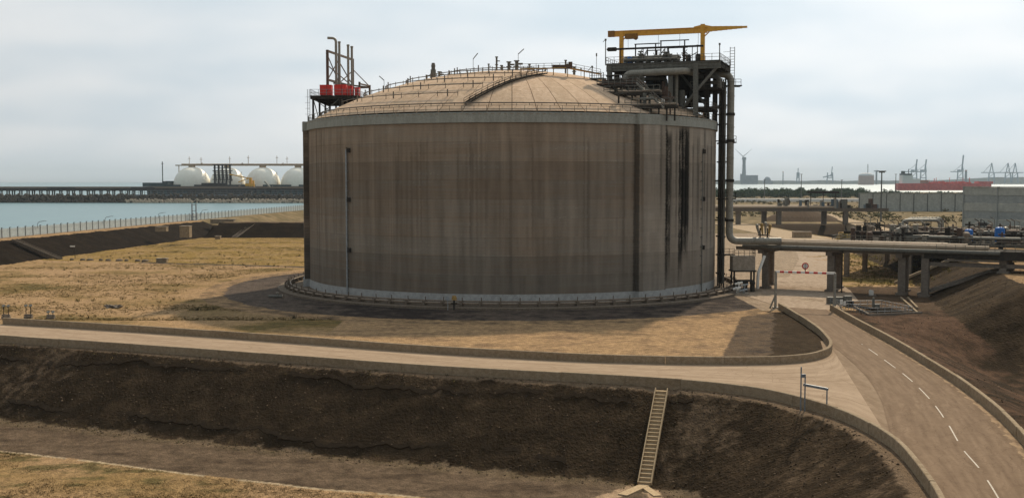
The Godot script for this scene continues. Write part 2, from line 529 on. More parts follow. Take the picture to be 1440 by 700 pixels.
func ground_map() -> ImageTexture:
	var W := 1080
	var H := 1568
	# distances to the walls and dykes on a coarse grid
	var cs := 1.5
	var cw := int((MX1 - MX0) / cs) + 2
	var ch := int((MZ1 - MZ0) / cs) + 2
	var g := [PackedFloat32Array(), PackedFloat32Array(), PackedFloat32Array(), PackedFloat32Array()]
	for k in 4: g[k].resize(cw * ch)
	for j in ch:
		for i in cw:
			var p := Vector2(MX0 + i * cs, MZ0 + j * cs)
			var near := p.y > -215.0
			g[0][j * cw + i] = side_distance(p, OUTER) if near else -50.0
			g[1][j * cw + i] = side_distance(p, INNER) if near else -50.0
			g[2][j * cw + i] = -side_distance(p, RIGHT) if near and p.x > 20 else -50.0
			g[3][j * cw + i] = -side_distance(p, DYKE) if p.x > 55 and p.y > -345 else -50.0
	var gO: PackedFloat32Array = g[0]
	var gI: PackedFloat32Array = g[1]
	var gR: PackedFloat32Array = g[2]
	var gD: PackedFloat32Array = g[3]
	var mid: PackedByteArray = N.mid
	var big: PackedByteArray = N.big
	var fin: PackedByteArray = N.fine
	var wid: PackedByteArray = N.wide
	var lut := PackedByteArray()
	lut.resize(2049)
	for i in 2049: lut[i] = byte(i / 2048.0 * 1.28)
	var out := PackedByteArray()
	out.resize(W * H * 3)
	var sand := Vector3(.35, .228, .122)
	var straw := Vector3(.25, .162, .066)
	var olive := Vector3(.095, .078, .031)
	var yellow := Vector3(.245, .16, .046)
	var soil := Vector3(.029, .0192, .0107)
	var soil2 := Vector3(.06, .04, .023)
	var gravel := Vector3(.042, .034, .03)
	var dirt := Vector3(.125, .087, .056)
	for j in H:
		var z := MZ0 + (j + 0.5) * (MZ1 - MZ0) / H
		var cj := (z - MZ0) / cs
		var j0 := int(cj)
		var fj := cj - j0
		var cxz := crest_x(z)
		for i in W:
			var x := MX0 + (i + 0.5) * (MX1 - MX0) / W
			var ci := (x - MX0) / cs
			var i0 := int(ci)
			var fi := ci - i0
			var k := j0 * cw + i0
			var a := mid[((j * 2) & 511) * 512 + ((i * 2) & 511)] / 255.0
			var bgn := big[((j) & 511) * 512 + ((i) & 511)] / 255.0
			var f := fin[((j * 2 + 91) & 511) * 512 + ((i * 2 + 33) & 511)] / 255.0
			var w := wid[((j / 2) & 511) * 512 + ((i / 2) & 511)] / 255.0
			# patches run along the view's cross direction in the field: mown and driven lines
			var s := mid[((j * 3 + 200) & 511) * 512 + (((i * 3) / 5) & 511)] / 255.0
			var dO := lerpf(lerpf(gO[k], gO[k + 1], fi), lerpf(gO[k + cw], gO[k + cw + 1], fi), fj)
			var c: Vector3
			var wob := (a - 0.5) * 3.0
			if dO > 0.2 and x < 45.0:
				if dO < 1.75 + wob * .3:
					c = (dirt * 1.5).lerp(dirt, f)
				elif dO < 12.7 + wob * .8:
					c = soil.lerp(soil2, clampf((a * .6 + s * .5 - .42) * 2.2, 0, 1))
					c = c.lerp(dirt, clampf((f * .5 + bgn - .93) * 3.0, 0, .7))
				else:
					c = Vector3(.125, .088, .058).lerp(Vector3(.072, .05, .033), clampf((s + a - .8) * 1.8, 0, 1))
					if dO < 15.5: c = c.lerp(Vector3(.14, .105, .06), clampf(1.0 - (dO - 12.7) / 3.0, 0, 1) * a)
					var edge := 24.5 - clampf((x + 60.0) / 60.0, 0, 1.3) * 1.5 + (w - .5) * 2.0
					if dO > edge:
						if dO < edge + .5 and a > .34: c = Vector3(.36, .28, .18)
						else:
							c = sand.lerp(straw, clampf(bgn * 1.6 - .5, 0, 1)) * .9
							c = c.lerp(olive, clampf((s * .7 + a * .6 - .74 + clampf((-28.0 - x) / 60.0, -.2, .1)) * 5.0, 0, .8))
					# worn sand at the foot of the steps
					var dx := x - 11.8 + (z + 100.6) * .25
					if dO > 12.2 and absf(dx) < 6.0 and absf(absf(dx) - (dO - 12.2) * .45) < .5 + a * .8: c = Vector3(.36, .25, .16)
			else:
				var dR := lerpf(lerpf(gR[k], gR[k + 1], fi), lerpf(gR[k + cw], gR[k + cw + 1], fi), fj)
				var dD := lerpf(lerpf(gD[k], gD[k + 1], fi), lerpf(gD[k + cw], gD[k + cw + 1], fi), fj)
				var dI := lerpf(lerpf(gI[k], gI[k + 1], fi), lerpf(gI[k + cw], gI[k + cw + 1], fi), fj)
				var r := sqrt(x * x + (z + 227.0) * (z + 227.0))
				var e := cxz + 14.0 - x
				if dD > 0.0 + wob * .4:
					c = soil.lerp(soil2, clampf((a + s - .6) * 1.6, 0, 1))
					if dD > 11.5: c = sand * .8
				elif dR > 0.0 and z > -181.0:
					c = soil.lerp(Vector3(.1, .058, .036), clampf((a + bgn - .62) * 1.7, 0, 1))
				elif e > 0.0:
					if e < 13.2 + wob * .25:
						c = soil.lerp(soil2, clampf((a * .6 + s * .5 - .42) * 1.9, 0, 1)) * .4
					else:
						c = sand.lerp(dirt, clampf((a + f - .9) * 1.4, 0, 1))
				elif z < -414.0 + wob * .3 and x < 60.0:
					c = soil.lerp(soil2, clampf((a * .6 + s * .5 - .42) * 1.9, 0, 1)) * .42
					if z < -428.0 and z > -437.0: c = dirt * 1.2
				elif x > 40.0 and z < -181.0:
					c = Vector3(.34, .26, .185).lerp(dirt * 1.5, clampf((a + f - .85) * 1.3, 0, .8))
					var gx := x - (60.0 + (-z - 215.0) * .22)
					if gx > wob: c = yellow.lerp(sand, clampf((a + s - .55) * 2.0, 0, 1))
					if gx > wob and bgn > .58: c = olive.lerp(yellow, a)
					if z > -222.0 + wob * 2.0 and x > 57.0 + wob: c = soil2.lerp(Vector3(.12, .078, .05), a)
				elif r < 55.5 + wob * .5 + clampf((z + 215.0) / 40.0, 0, 1) * 4.0:
					c = gravel.lerp(Vector3(.11, .085, .068), clampf((a + w - .75) * 1.8, 0, 1))
				elif r < 59.5 + wob * .4 + clampf((z + 215.0) / 40.0, 0, 1) * 5.0:
					c = dirt.lerp(sand, clampf(a * 1.8 - .3, 0, .95))
				else:
					var lx := 25.1 + (z + 133.8) * -.2554
					var bx := 30.7 + (z + 133.8) * -.242
					c = sand.lerp(straw, clampf((bgn - .35) * 2.2, 0, 1))
					var pt := mid[((j * 4 + 60) & 511) * 512 + ((i * 3 + 140) & 511)] / 255.0
					var green := clampf((s * .35 + bgn * .75 + pt * .35 - .76) * 3.0, 0, .85)
					if x < -25.0:
						# the field: track along the line of marker stones, yellower grass beyond it
						var tz := -272.0 - maxf(0.0, -50.0 - x) * .34 + wob * .3
						if x < -48.0 and z < tz:
							c = yellow.lerp(sand, clampf((a * .7 + s - .72) * 2.2, 0, .85))
							green *= .75
							if z > tz - 3.2 and x > -95.0: c = gravel * 1.4
						if z > -185.0 and z < -168.0 and x > -52.0 and x < -30.0: green += .35
						c = c.lerp(olive, clampf(green * (.6 + .8 * f), 0, .95))
					else:
						c = c.lerp(olive, green * .3)
						if z > -172.0: c = sand.lerp(Vector3(.2, .13, .078), clampf((a * .8 + s * .6 - .55) * 1.8, 0, .85))
					if x > lx + wob * .2 and z > -182.0 and dI < 0.2:
						c = dirt.lerp(gravel, clampf((a + f - .8) * 1.3, 0, 1))
						if x > bx + wob * .5: c = soil.lerp(soil2, a)
			var f2 := fin[((j * 5 + 17) & 511) * 512 + ((i * 5 + 71) & 511)] / 255.0
			c *= .5 + .5 * f + .5 * f2
			var o := (j * W + i) * 3
			out[o] = lut[clampi(int(c.x * 2048), 0, 2048)]
			out[o + 1] = lut[clampi(int(c.y * 2048), 0, 2048)]
			out[o + 2] = lut[clampi(int(c.z * 2048), 0, 2048)]
	return to_tex(W, H, out)

# a strip between two lines of equally many points, with u along it and v across it
func strip(l: PackedVector2Array, r: PackedVector2Array, y: float, k := 240) -> MB:
	var b := MB.new()
	var run := 0.0
	var before := Vector2.ZERO
	for i in k + 1:
		var p := along(l, float(i) / k)
		var q := along(r, float(i) / k)
		var mid := (p + q) * 0.5
		if i > 0: run += mid.distance_to(before)
		before = mid
		for j in 5:
			var s := p.lerp(q, j / 4.0)
			b.vert(Vector3(s.x, y, s.y), Vector3.UP, Vector2(run / 40.0, j / 4.0))
	for i in k:
		for j in 4:
			var a := i * 5 + j
			b.tri(a, a + 1, a + 6); b.tri(a, a + 6, a + 5)
	return b

func along(l: PackedVector2Array, t: float) -> Vector2:
	var f := t * (l.size() - 1)
	var i := mini(int(f), l.size() - 2)
	return l[i].lerp(l[i + 1], f - i)

func resample(l: PackedVector2Array, k := 240) -> PackedVector2Array:
	var s := smooth_line(l, 0.5)
	var total := 0.0
	for i in s.size() - 1: total += s[i].distance_to(s[i + 1])
	var out := PackedVector2Array()
	var at := 0
	var gone := 0.0
	for i in k + 1:
		var want := total * i / k
		while at < s.size() - 2 and gone + s[at].distance_to(s[at + 1]) < want:
			gone += s[at].distance_to(s[at + 1]); at += 1
		var seg := s[at].distance_to(s[at + 1])
		out.append(s[at].lerp(s[at + 1], clampf((want - gone) / maxf(seg, 1e-6), 0, 1)))
	return out

# road surface: length along x (40 m a tile), width along y; worn wheel lines, cracks and stains
func road_tex(c0: Vector3, c1: Vector3, seed_: int, cracks: int) -> ImageTexture:
	var W := 1024
	var H := 256
	var px := PackedFloat32Array()
	px.resize(W * H)
	for y in H:
		for x in W:
			var a := sm("mid", x / 6 + seed_, y * 2 + seed_)
			var b := sm("mid", x * 1.0, y * 2.0 + 77)
			var f := sm("fine", x * 3.0 + seed_, y * 3.0)
			px[y * W + x] = clampf(a * .9 + b * .35 - .12, 0, 1) * .8 + f * .2
	var r := RandomNumberGenerator.new()
	r.seed = seed_
	for k in cracks:
		var x := r.randf() * W
		var y := r.randf() * H
		var an := r.randf() * TAU
		for i in r.randi_range(60, 220):
			px[posmod(int(y), H) * W + posmod(int(x), W)] *= .3
			if i % 3: px[posmod(int(y) + 1, H) * W + posmod(int(x), W)] *= .5
			x += cos(an); y += sin(an); an += r.randf_range(-.35, .35)
	# patched trenches and spills
	for k in 5:
		var x0 := r.randi_range(0, W - 1)
		var y0 := r.randi_range(10, 200)
		var w := r.randi_range(14, 70)
		var h := r.randi_range(14, 56)
		var g := r.randf_range(.6, 1.25)
		for y in range(y0, mini(y0 + h, H)):
			for x in w: px[y * W + (x0 + x) % W] *= g
	for k in 14:
		var x0 := r.randf() * W
		var y0 := r.randf_range(40, 216)
		var rad := r.randf_range(3, 11)
		for y in range(int(y0 - rad), int(y0 + rad)):
			for x in range(int(x0 - rad * 2), int(x0 + rad * 2)):
				var q := Vector2((x - x0) * .5, y - y0).length() / rad
				if q < 1.0 and sm("fine", x * 4.0, y * 4.0) > .35: px[posmod(y, H) * W + posmod(x, W)] *= .8
	var d := PackedByteArray()
	d.resize(W * H * 3)
	var grit := Vector3(.34, .235, .14)
	for i in W * H:
		var y := i / W
		var v := (y + .5) / H
		var n := sm("mid", (i % W) * 1.0, y * 2.0)
		# tyres have polished two tracks in each lane
		var tr := 0.0
		for q in [.16, .37, .63, .84]: tr = maxf(tr, 1.0 - absf(v - q + (n - .5) * .04) / .055)
		var c := c0.lerp(c1, clampf(px[i] + (tr * .16 if tr > 0.0 and n > .32 else 0.0), 0, 1))
		var e := 1.0 - v
		if e < .03 + n * .07: c = c.lerp(grit, clampf(n * 1.6 - .3, 0, .8))
		d[i * 3] = byte(c.x); d[i * 3 + 1] = byte(c.y); d[i * 3 + 2] = byte(c.z)
	return to_tex(W, H, d)

func uv_mat(t: Texture2D, rough := .9) -> StandardMaterial3D:
	var m := StandardMaterial3D.new()
	m.albedo_texture = t
	m.roughness = rough
	m.metallic_specular = .15
	return m

# low wall along a line, its road face on the line, thickness towards `side`
func low_wall(called: String, l: PackedVector2Array, side: float, h: float, label: String) -> void:
	var t := thing(called, label, "wall", Vector3(l[0].x, 0, l[0].y))
	var s := smooth_line(l, .75)
	var n := s.size()
	var prof := [Vector2(0, -1.2), Vector2(0, h - .05), Vector2(.05, h), Vector2(.35, h), Vector2(.4, h - .05), Vector2(.4, -1.2)]
	var r := RandomNumberGenerator.new()
	r.seed = n
	var at := 0
	while at < n - 1:
		var to := mini(at + 8, n - 1)
		if n - 1 - to < 3: to = n - 1
		# every cast length sits a little off its neighbours
		var dy := r.randf_range(-.025, .025)
		var dx := r.randf_range(-.02, .02)
		var b := MB.new()
		var pts := []
		for i in range(at, to + 1):
			var d := (s[mini(i + 1, n - 1)] - s[maxi(i - 1, 0)]).normalized()
			var o := Vector2(-d.y, d.x) * side
			var p := s[i]
			if i == at and at > 0: p += d * .018
			if i == to and to < n - 1: p -= d * .018
			var row := []
			for q in prof:
				row.append(Vector3(p.x + o.x * (q.x + dx), q.y + dy, p.y + o.y * (q.x + dx)) - t.position)
			pts.append([row, o])
		for i in pts.size() - 1:
			for k in prof.size() - 1:
				var dd: Vector2 = prof[k + 1] - prof[k]
				var o: Vector2 = pts[i][1]
				var nn := (Vector3(o.x, 0, o.y) * -dd.y + Vector3.UP * dd.x).normalized()
				b.quad(pts[i][0][k], pts[i + 1][0][k], pts[i + 1][0][k + 1], pts[i][0][k + 1], nn)
		for e in [0, pts.size() - 1]:
			var row: Array = pts[e][0]
			var d := s[at + 1] - s[at] if e == 0 else s[to - 1] - s[to]
			var nn := Vector3(-d.x, 0, -d.y).normalized()
			b.quad(row[0], row[1], row[4], row[5], nn)
			b.quad(row[1], row[2], row[3], row[4], nn)
		put("wall_segment", b, M.parapet if r.randf() < .6 else M.parapet_b, t)
		at = to

func make_roads() -> void:
	var side := OUTER.slice(0, 12)
	var inner := PackedVector2Array([Vector2(-136, -187), Vector2(-100, -174)])
	inner.append_array(INNER.slice(0, 11))
	var so := strip(resample(inner), resample(side), 0.03)
	kind(put("side_road", so, uv_mat(road_tex(Vector3(.21, .145, .092), Vector3(.4, .3, .21), 5, 50))), "structure")
	var jb := MB.new()
	var jo := PackedVector2Array([Vector2(39.9, -146), Vector2(41.4, -146), Vector2(40.3, -133), Vector2(38.6, -120), Vector2(36.0, -107), Vector2(33.2, -96.5), Vector2(30.4, -86.6), Vector2(29.2, -88), Vector2(30.0, -100), Vector2(34.0, -120)])
	var ji := Geometry2D.triangulate_polygon(jo)
	for p in jo: jb.vert(Vector3(p.x, .026, p.y), Vector3.UP, Vector2(p.y / 40.0, p.x / 14.0))
	for i in range(0, ji.size(), 3): jb.tri(ji[i], ji[i + 1], ji[i + 2])
	kind(put("road_junction", jb, uv_mat(road_tex(Vector3(.15, .1, .062), Vector3(.29, .21, .14), 6, 60))), "structure")
	var main := thing("road", "", "")
	main.remove_meta("label"); main.remove_meta("category")
	kind(main, "structure")
	var ml := resample(MAIN_LEFT)
	var mr := resample(RIGHT)
	put("carriageway", strip(ml, mr, 0.05), uv_mat(road_tex(Vector3(.115, .074, .045), Vector3(.235, .163, .106), 8, 150)), main)
	# broken centre line
	var run := 0.0
	var last := Vector2.ZERO
	var from := -1.0
	var b := MB.new()
	for i in 241:
		var p := along(ml, i / 240.0).lerp(along(mr, i / 240.0), .52)
		if i > 0: run += p.distance_to(last)
		var on := (fmod(run, 9.0) < 5.4 and p.y > -143.0)
		if i > 0 and on:
			var d := (p - last).normalized()
			var o := Vector2(-d.y, d.x) * .055
			b.quad(Vector3(last.x - o.x, .056, last.y - o.y), Vector3(p.x - o.x, .056, p.y - o.y), Vector3(p.x + o.x, .056, p.y + o.y), Vector3(last.x + o.x, .056, last.y + o.y), Vector3.UP)
		if not on and b.v.size() > 0:
			put("lane_dash", b, M.paint, main)
			b = MB.new()
		last = p
	# the road and yard behind the height bar: worn concrete apron that runs on under the pipe bridge
	var ap := PackedVector2Array([Vector2(44.2, -185.6), Vector2(51.4, -181.4), Vector2(60, -196), Vector2(64, -214), Vector2(68, -240), Vector2(84, -300), Vector2(104, -380), Vector2(120, -470), Vector2(112, -470), Vector2(94, -380), Vector2(76, -300), Vector2(60, -245), Vector2(46, -232), Vector2(42, -205)])
	var pb := MB.new()
	pb.prism(ap, -.3, .034)
	kind(put("apron", pb, std(mottle(Vector3(.27, .2, .14), Vector3(.4, .31, .23), .22, "mid", 70), 11.0, .95, 0, .3)), "structure")
	low_wall("low_wall", INNER, -1.0, .95, "low concrete wall on the tank side of the side road, curving up to the height bar")
	low_wall("low_wall", OUTER, 1.0, .95, "long low concrete wall above the dark bank, curving down to the near end of the road")
	low_wall("low_wall", RIGHT, -1.0, .95, "low concrete wall along the right edge of the marked road")

# ------------------------------------------------------------------ the tank
func on_tank(r: float, deg: float, y: float) -> Vector3:
	var a := deg_to_rad(deg)
	return Vector3(r * sin(a), y, r * cos(a))

func dome_y(r: float) -> float:
	return 31.9 + 10.3 - (82.8 - sqrt(maxf(82.8 * 82.8 - r * r, 0.0)))

# weathered wall: tone of each pour, vertical run-off streaks, black algae runs right of the buttress
func wall_tex() -> ImageTexture:
	var W := 2048
	var H := 512
	var d := PackedByteArray()
	d.resize(W * H * 3)
	var mid: PackedByteArray = N.mid
	var big: PackedByteArray = N.big
	var fin: PackedByteArray = N.fine
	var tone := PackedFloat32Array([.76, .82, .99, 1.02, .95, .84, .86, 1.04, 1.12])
	var lut := PackedByteArray()
	lut.resize(1025)
	for i in 1025: lut[i] = byte(i / 1024.0)
	var r := RandomNumberGenerator.new()
	r.seed = 41
	# black runs, plus full-height dark bands on two buttress sides: centre (degrees from the front), half-width, from, to (height share), strength
	var runs := []
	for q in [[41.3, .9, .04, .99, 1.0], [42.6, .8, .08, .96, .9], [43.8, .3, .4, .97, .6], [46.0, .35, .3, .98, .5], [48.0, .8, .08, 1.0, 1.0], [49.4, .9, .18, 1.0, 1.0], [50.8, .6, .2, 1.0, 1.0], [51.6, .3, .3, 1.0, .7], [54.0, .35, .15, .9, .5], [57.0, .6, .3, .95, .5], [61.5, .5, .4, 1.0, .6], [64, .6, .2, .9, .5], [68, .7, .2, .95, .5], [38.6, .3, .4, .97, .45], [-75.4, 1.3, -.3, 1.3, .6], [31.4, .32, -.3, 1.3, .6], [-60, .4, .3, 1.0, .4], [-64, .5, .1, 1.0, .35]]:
		runs.append(q)
	for i in 60:
		runs.append([r.randf_range(-80, 34), r.randf_range(.08, .3), r.randf_range(.0, .6), r.randf_range(.8, 1.0), r.randf_range(.08, .28)])
	var run_at := []
	run_at.resize(W)
	for x in W:
		var deg := ((x + .5) / W - .5) * 360.0
		var l := []
		for q in runs:
			if absf(deg - q[0]) < q[1] * 2.2: l.append(q)
		run_at[x] = l
	for y in H:
		var hgt := 1.0 - (y + .5) / H
		var lift := mini(int(hgt * 9.0), 8)
		var inl := hgt * 9.0 - lift
		for x in W:
			var deg := ((x + .5) / W - .5) * 360.0
			var st := mid[((y / 20) & 511) * 512 + ((x * 2) & 511)] / 255.0
			var st2 := fin[((y / 14 + lift * 37) & 511) * 512 + ((x) & 511)] / 255.0
			var ho := mid[((y * 5) & 511) * 512 + ((x / 5) & 511)] / 255.0
			var bl := big[(y & 511) * 512 + ((x / 2) & 511)] / 255.0
			var fi := fin[((y * 3) & 511) * 512 + ((x * 3) & 511)] / 255.0
			var g := tone[lift] * (.5 + st * .52 + st2 * .24 + ho * .2 + bl * .26 + (fi - .5) * .14)
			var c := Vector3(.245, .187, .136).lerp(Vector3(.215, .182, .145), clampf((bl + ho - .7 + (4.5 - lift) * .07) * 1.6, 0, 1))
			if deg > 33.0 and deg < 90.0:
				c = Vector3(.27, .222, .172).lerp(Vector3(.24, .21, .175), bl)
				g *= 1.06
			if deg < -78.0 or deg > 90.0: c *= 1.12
			# form joints: thin pale line of grout at each pour, faint form edges
			if inl < .035 and ho > .5: g *= 1.12
			if (x % 26) == 0 and st > .5: g *= .975
			# pale patches of lime and repairs
			if bl > .7 and fi > .74 and ho > .58: g *= 1.35
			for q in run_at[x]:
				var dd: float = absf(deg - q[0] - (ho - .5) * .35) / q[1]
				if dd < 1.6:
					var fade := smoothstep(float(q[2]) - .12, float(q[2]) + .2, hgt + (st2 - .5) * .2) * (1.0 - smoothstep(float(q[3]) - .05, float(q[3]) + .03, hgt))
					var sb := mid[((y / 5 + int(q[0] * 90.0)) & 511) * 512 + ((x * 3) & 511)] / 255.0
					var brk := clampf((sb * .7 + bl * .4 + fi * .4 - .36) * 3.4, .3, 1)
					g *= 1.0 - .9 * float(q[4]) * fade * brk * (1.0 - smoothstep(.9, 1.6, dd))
			c *= g
			var o := (y * W + x) * 3
			d[o] = lut[clampi(int(c.x * 1024), 0, 1024)]
			d[o + 1] = lut[clampi(int(c.y * 1024), 0, 1024)]
			d[o + 2] = lut[clampi(int(c.z * 1024), 0, 1024)]
	return to_tex(W, H, d)

func make_tank() -> void:
	var t := thing("storage_tank", "huge brown concrete gas tank with shallow tan dome in the middle", "tank", TANK)
	var b := MB.new()
	b.lathe(Vector3.ZERO, [Vector2(46.0, -.4), Vector2(46.0, .3), Vector2(45.9, .36), Vector2(41.5, .42), Vector2(41.5, .5), Vector2(39.0, .5)], 160)
	put("foundation", b, M.stone_dark, t)
	b = MB.new()
	b.lathe(Vector3.ZERO, [Vector2(40.03, .5), Vector2(40.03, 1.95), Vector2(39.6, 2.0)], 180)
	put("base_band", b, M.base_band, t)
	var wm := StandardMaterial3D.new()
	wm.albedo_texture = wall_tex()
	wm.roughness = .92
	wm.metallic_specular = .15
	var y0 := 1.95
	var y1 := 30.2
	for i in 9:
		var a := lerpf(y0, y1, i / 9.0)
		var c := lerpf(y0, y1, (i + 1) / 9.0)
		b = MB.new()
		b.lathe(Vector3.ZERO, [Vector2(39.96, a), Vector2(R, a + .015), Vector2(R, c - .015), Vector2(39.96, c)], 180)
		for k in b.uv.size():
			b.uv[k].y = 1.0 - (b.uv[k].y - y0) / (y1 - y0)
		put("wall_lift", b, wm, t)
	b = MB.new()
	b.lathe(Vector3.ZERO, [Vector2(39.9, 30.2), Vector2(40.3, 30.25), Vector2(40.3, 31.86), Vector2(40.24, 31.92), Vector2(38.6, 31.92)], 180)
	put("rim_beam", b, M.rim, t)
	# anchor pockets under the rim's edge
	var pk := MB.new()
	pk.box(Vector3(0, 0, 0), Vector3(.55, .16, .06))
	var pm := pk.mesh()
	for i in 120:
		var deg := -90.0 + i * 1.5
		var o := put("anchor_pocket", pm, M.concrete, t)
		o.position = on_tank(40.31, deg, 31.68)
		o.rotation.y = deg_to_rad(deg)
	# four buttresses for the tendons
	for deg in [36.0, -80.5, 126.0, -144.0]:
		b = MB.new()
		var k := 6
		var half := 4.4
		var row := []
		for j in k + 1:
			row.append(on_tank(40.95, deg - half + 2.0 * half * j / k, 0))
		for j in k:
			var p: Vector3 = row[j]
			var q: Vector3 = row[j + 1]
			b.quad(p + Vector3.UP * 1.9, q + Vector3.UP * 1.9, q + Vector3.UP * 31.9, p + Vector3.UP * 31.9, (p + q).normalized())
			b.quad(p + Vector3.UP * 31.9, q + Vector3.UP * 31.9, q * .98 + Vector3.UP * 31.9, p * .98 + Vector3.UP * 31.9, Vector3.UP)
		for s in [-1.0, 1.0]:
			var p := on_tank(40.95, deg + s * half, 0)
			var q := on_tank(39.8, deg + s * half, 0)
			b.quad(p + Vector3.UP * 1.9, q + Vector3.UP * 1.9, q + Vector3.UP * 31.9, p + Vector3.UP * 31.9, on_tank(1, deg + 90 * s, 0))
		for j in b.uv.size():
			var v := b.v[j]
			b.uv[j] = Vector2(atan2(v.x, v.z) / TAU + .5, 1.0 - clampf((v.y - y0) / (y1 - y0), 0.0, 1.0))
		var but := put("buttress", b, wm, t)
		b = MB.new()
		b.lathe(Vector3.ZERO, [Vector2(40.9, 30.2), Vector2(41.05, 30.22), Vector2(41.05, 31.9), Vector2(40.98, 31.95), Vector2(40.2, 31.95)], 6, deg_to_rad(deg - half - .06), deg_to_rad(deg + half + .06))
		for s in [-1.0, 1.0]:
			b.quad(on_tank(41.05, deg + s * (half + .06), 30.22), on_tank(40.2, deg + s * (half + .06), 30.22), on_tank(40.2, deg + s * (half + .06), 31.94), on_tank(41.05, deg + s * (half + .06), 31.94), on_tank(1, deg + 90 * s, 0))
		put("buttress_cap", b, M.rim, but)
		b = MB.new()
		b.box(on_tank(40.5, deg, 1.2), Vector3(6.4, 1.46, 1.2), Basis(Vector3.UP, deg_to_rad(deg)))
		put("buttress_foot", b, M.base_band, but)
	# dome in radial segments
	for s in 60:
		b = MB.new()
		var a0 := TAU * s / 60.0 + .0016
		var a1 := TAU * (s + 1) / 60.0 - .0016
		var rows := 9
		for i in rows + 1:
			var rr := 39.4 * (1.0 - float(i) / rows) + .02
			for a in [a0, a1]:
				var nn := Vector3(sin(a) * rr, 82.8 - (42.2 - dome_y(rr)), cos(a) * rr).normalized()
				b.vert(Vector3(sin(a) * rr, dome_y(rr), cos(a) * rr), nn)
		for i in rows:
			b.tri(i * 2, i * 2 + 1, i * 2 + 3); b.tri(i * 2, i * 2 + 3, i * 2 + 2)
		for k in 2:
			for i in rows:
				var p := b.v[i * 2 + k]
				var q := b.v[i * 2 + 2 + k]
				b.quad(p, q, q + Vector3.DOWN * .3, p + Vector3.DOWN * .3, Vector3.UP.cross(p).normalized())
		put("roof_segment", b, M.dome if (s * 7) % 5 < 3 else M.dome_b, t)
	b = MB.new()
	b.lathe(Vector3.ZERO, [Vector2(39.0, dome_y(39.0) - .12), Vector2(20, dome_y(20) - .12), Vector2(.1, dome_y(0) - .12)], 60)
	put("roof_underlayer", b, M.rust, t)
	# handrail round the rim
	b = MB.new()
	var ring := []
	for i in 121: ring.append(on_tank(39.9, i * 3.0, 31.92))
	b.rail(ring, 1.15, 2.1, .045)
	put("rim_railing", b, M.rail, t)
	# second kerb and pipe just inside the rim
	b = MB.new()
	var arc := PackedVector3Array()
	for i in 181: arc.append(on_tank(37.6, -130 + i * 1.6, dome_y(37.6) + .45))
	b.path(arc, .11, 6)
	for i in 90:
		var p := on_tank(37.6, -130 + i * 3.2, dome_y(37.6))
		b.bar(p, p + Vector3.UP * .45, .1)
	put("ring_pipe", b, M.rail, t)
	# sprinkler lines on the left of the dome, carried on small posts
	for k in 6:
		var rr: float = [33.5, 29.2, 25.0, 21.0, 17.0, 12.5][k]
		b = MB.new()
		var pts := PackedVector3Array()
		var top: float = [-16.0, -10.0, -4.0, 4.0, 14.0, 28.0][k]
		var cnt := 34
		for i in cnt + 1:
			pts.append(on_tank(rr, lerpf(-125.0, top, float(i) / cnt), dome_y(rr) + .62))
		b.path(pts, .085, 6)
		for i in cnt + 1:
			if i % 2 == 0: b.bar(pts[i] + Vector3.DOWN * .6, pts[i] + Vector3.UP * .25, .11)
			if i % 6 == 3: b.bar(pts[i] + Vector3.DOWN * .6, pts[i] + Vector3.UP * .6, .2)
		put("sprinkler_line", b, M.rail, t)
	# stairway up the dome
	b = MB.new()
	var sp := []
	for i in 15:
		var f := i / 14.0
		var x := lerpf(-7.6, 6.0, f)
		var z := lerpf(36.4, 18.0, f)
		sp.append(Vector3(x, dome_y(sqrt(x * x + z * z)) + .25, z))
	var across := Vector3(18.4, 0, 13.6).normalized() * .55
	for i in 14:
		b.bar(sp[i] + across, sp[i + 1] + across, .09, .22)
		b.bar(sp[i] - across, sp[i + 1] - across, .09, .22)
	put("stair_stringers", b, M.dark_steel, t)
	for i in 56:
		b = MB.new()
		var f := i / 55.0 * 14.0
		var p: Vector3 = sp[mini(int(f), 13)].lerp(sp[mini(int(f), 13) + 1], f - mini(int(f), 13))
		b.bar(p + across * .92 + Vector3.UP * .05, p - across * .92 + Vector3.UP * .05, .24, .04)
		put("stair_tread", b, M.rail, t)
	for s in [-1.0, 1.0]:
		b = MB.new()
		var rp := []
		for p in sp: rp.append(p + across * s)
		b.rail(rp, .8, 1.7, .045)
		put("stair_railing", b, M.dark_steel, t)
	# walkway from the stair head to the pump platform
	b = MB.new()
	var w0 := Vector3(1.5, dome_y(18) + .8, 18.4)
	var w1 := Vector3(10.2, dome_y(18) + 1.15, 17.0)
	var w2 := Vector3(16.5, dome_y(21) + 1.0, 14.0)
	b.bar(w0, w1, 1.1, .14); b.bar(w1, w2, 1.1, .14)
	for p in [w0, w0.lerp(w1, .35), w0.lerp(w1, .7), w1, w1.lerp(w2, .5), w2]:
		b.bar(Vector3(p.x, dome_y(Vector2(p.x, p.z).length()) - .1, p.z), p, .16)
	put("roof_walkway", b, M.yellow_dull, t)
	b = MB.new()
	b.rail([w0, w1, w2], .9, 1.6, .045)
	b.box(w1 + Vector3(-1.2, .15, .2), Vector3(3.2, .7, .8)); b.box(w1 + Vector3(.5, .5, .2), Vector3(.7, 1.1, .7))
	put("walkway_railing", b, M.rust, t)
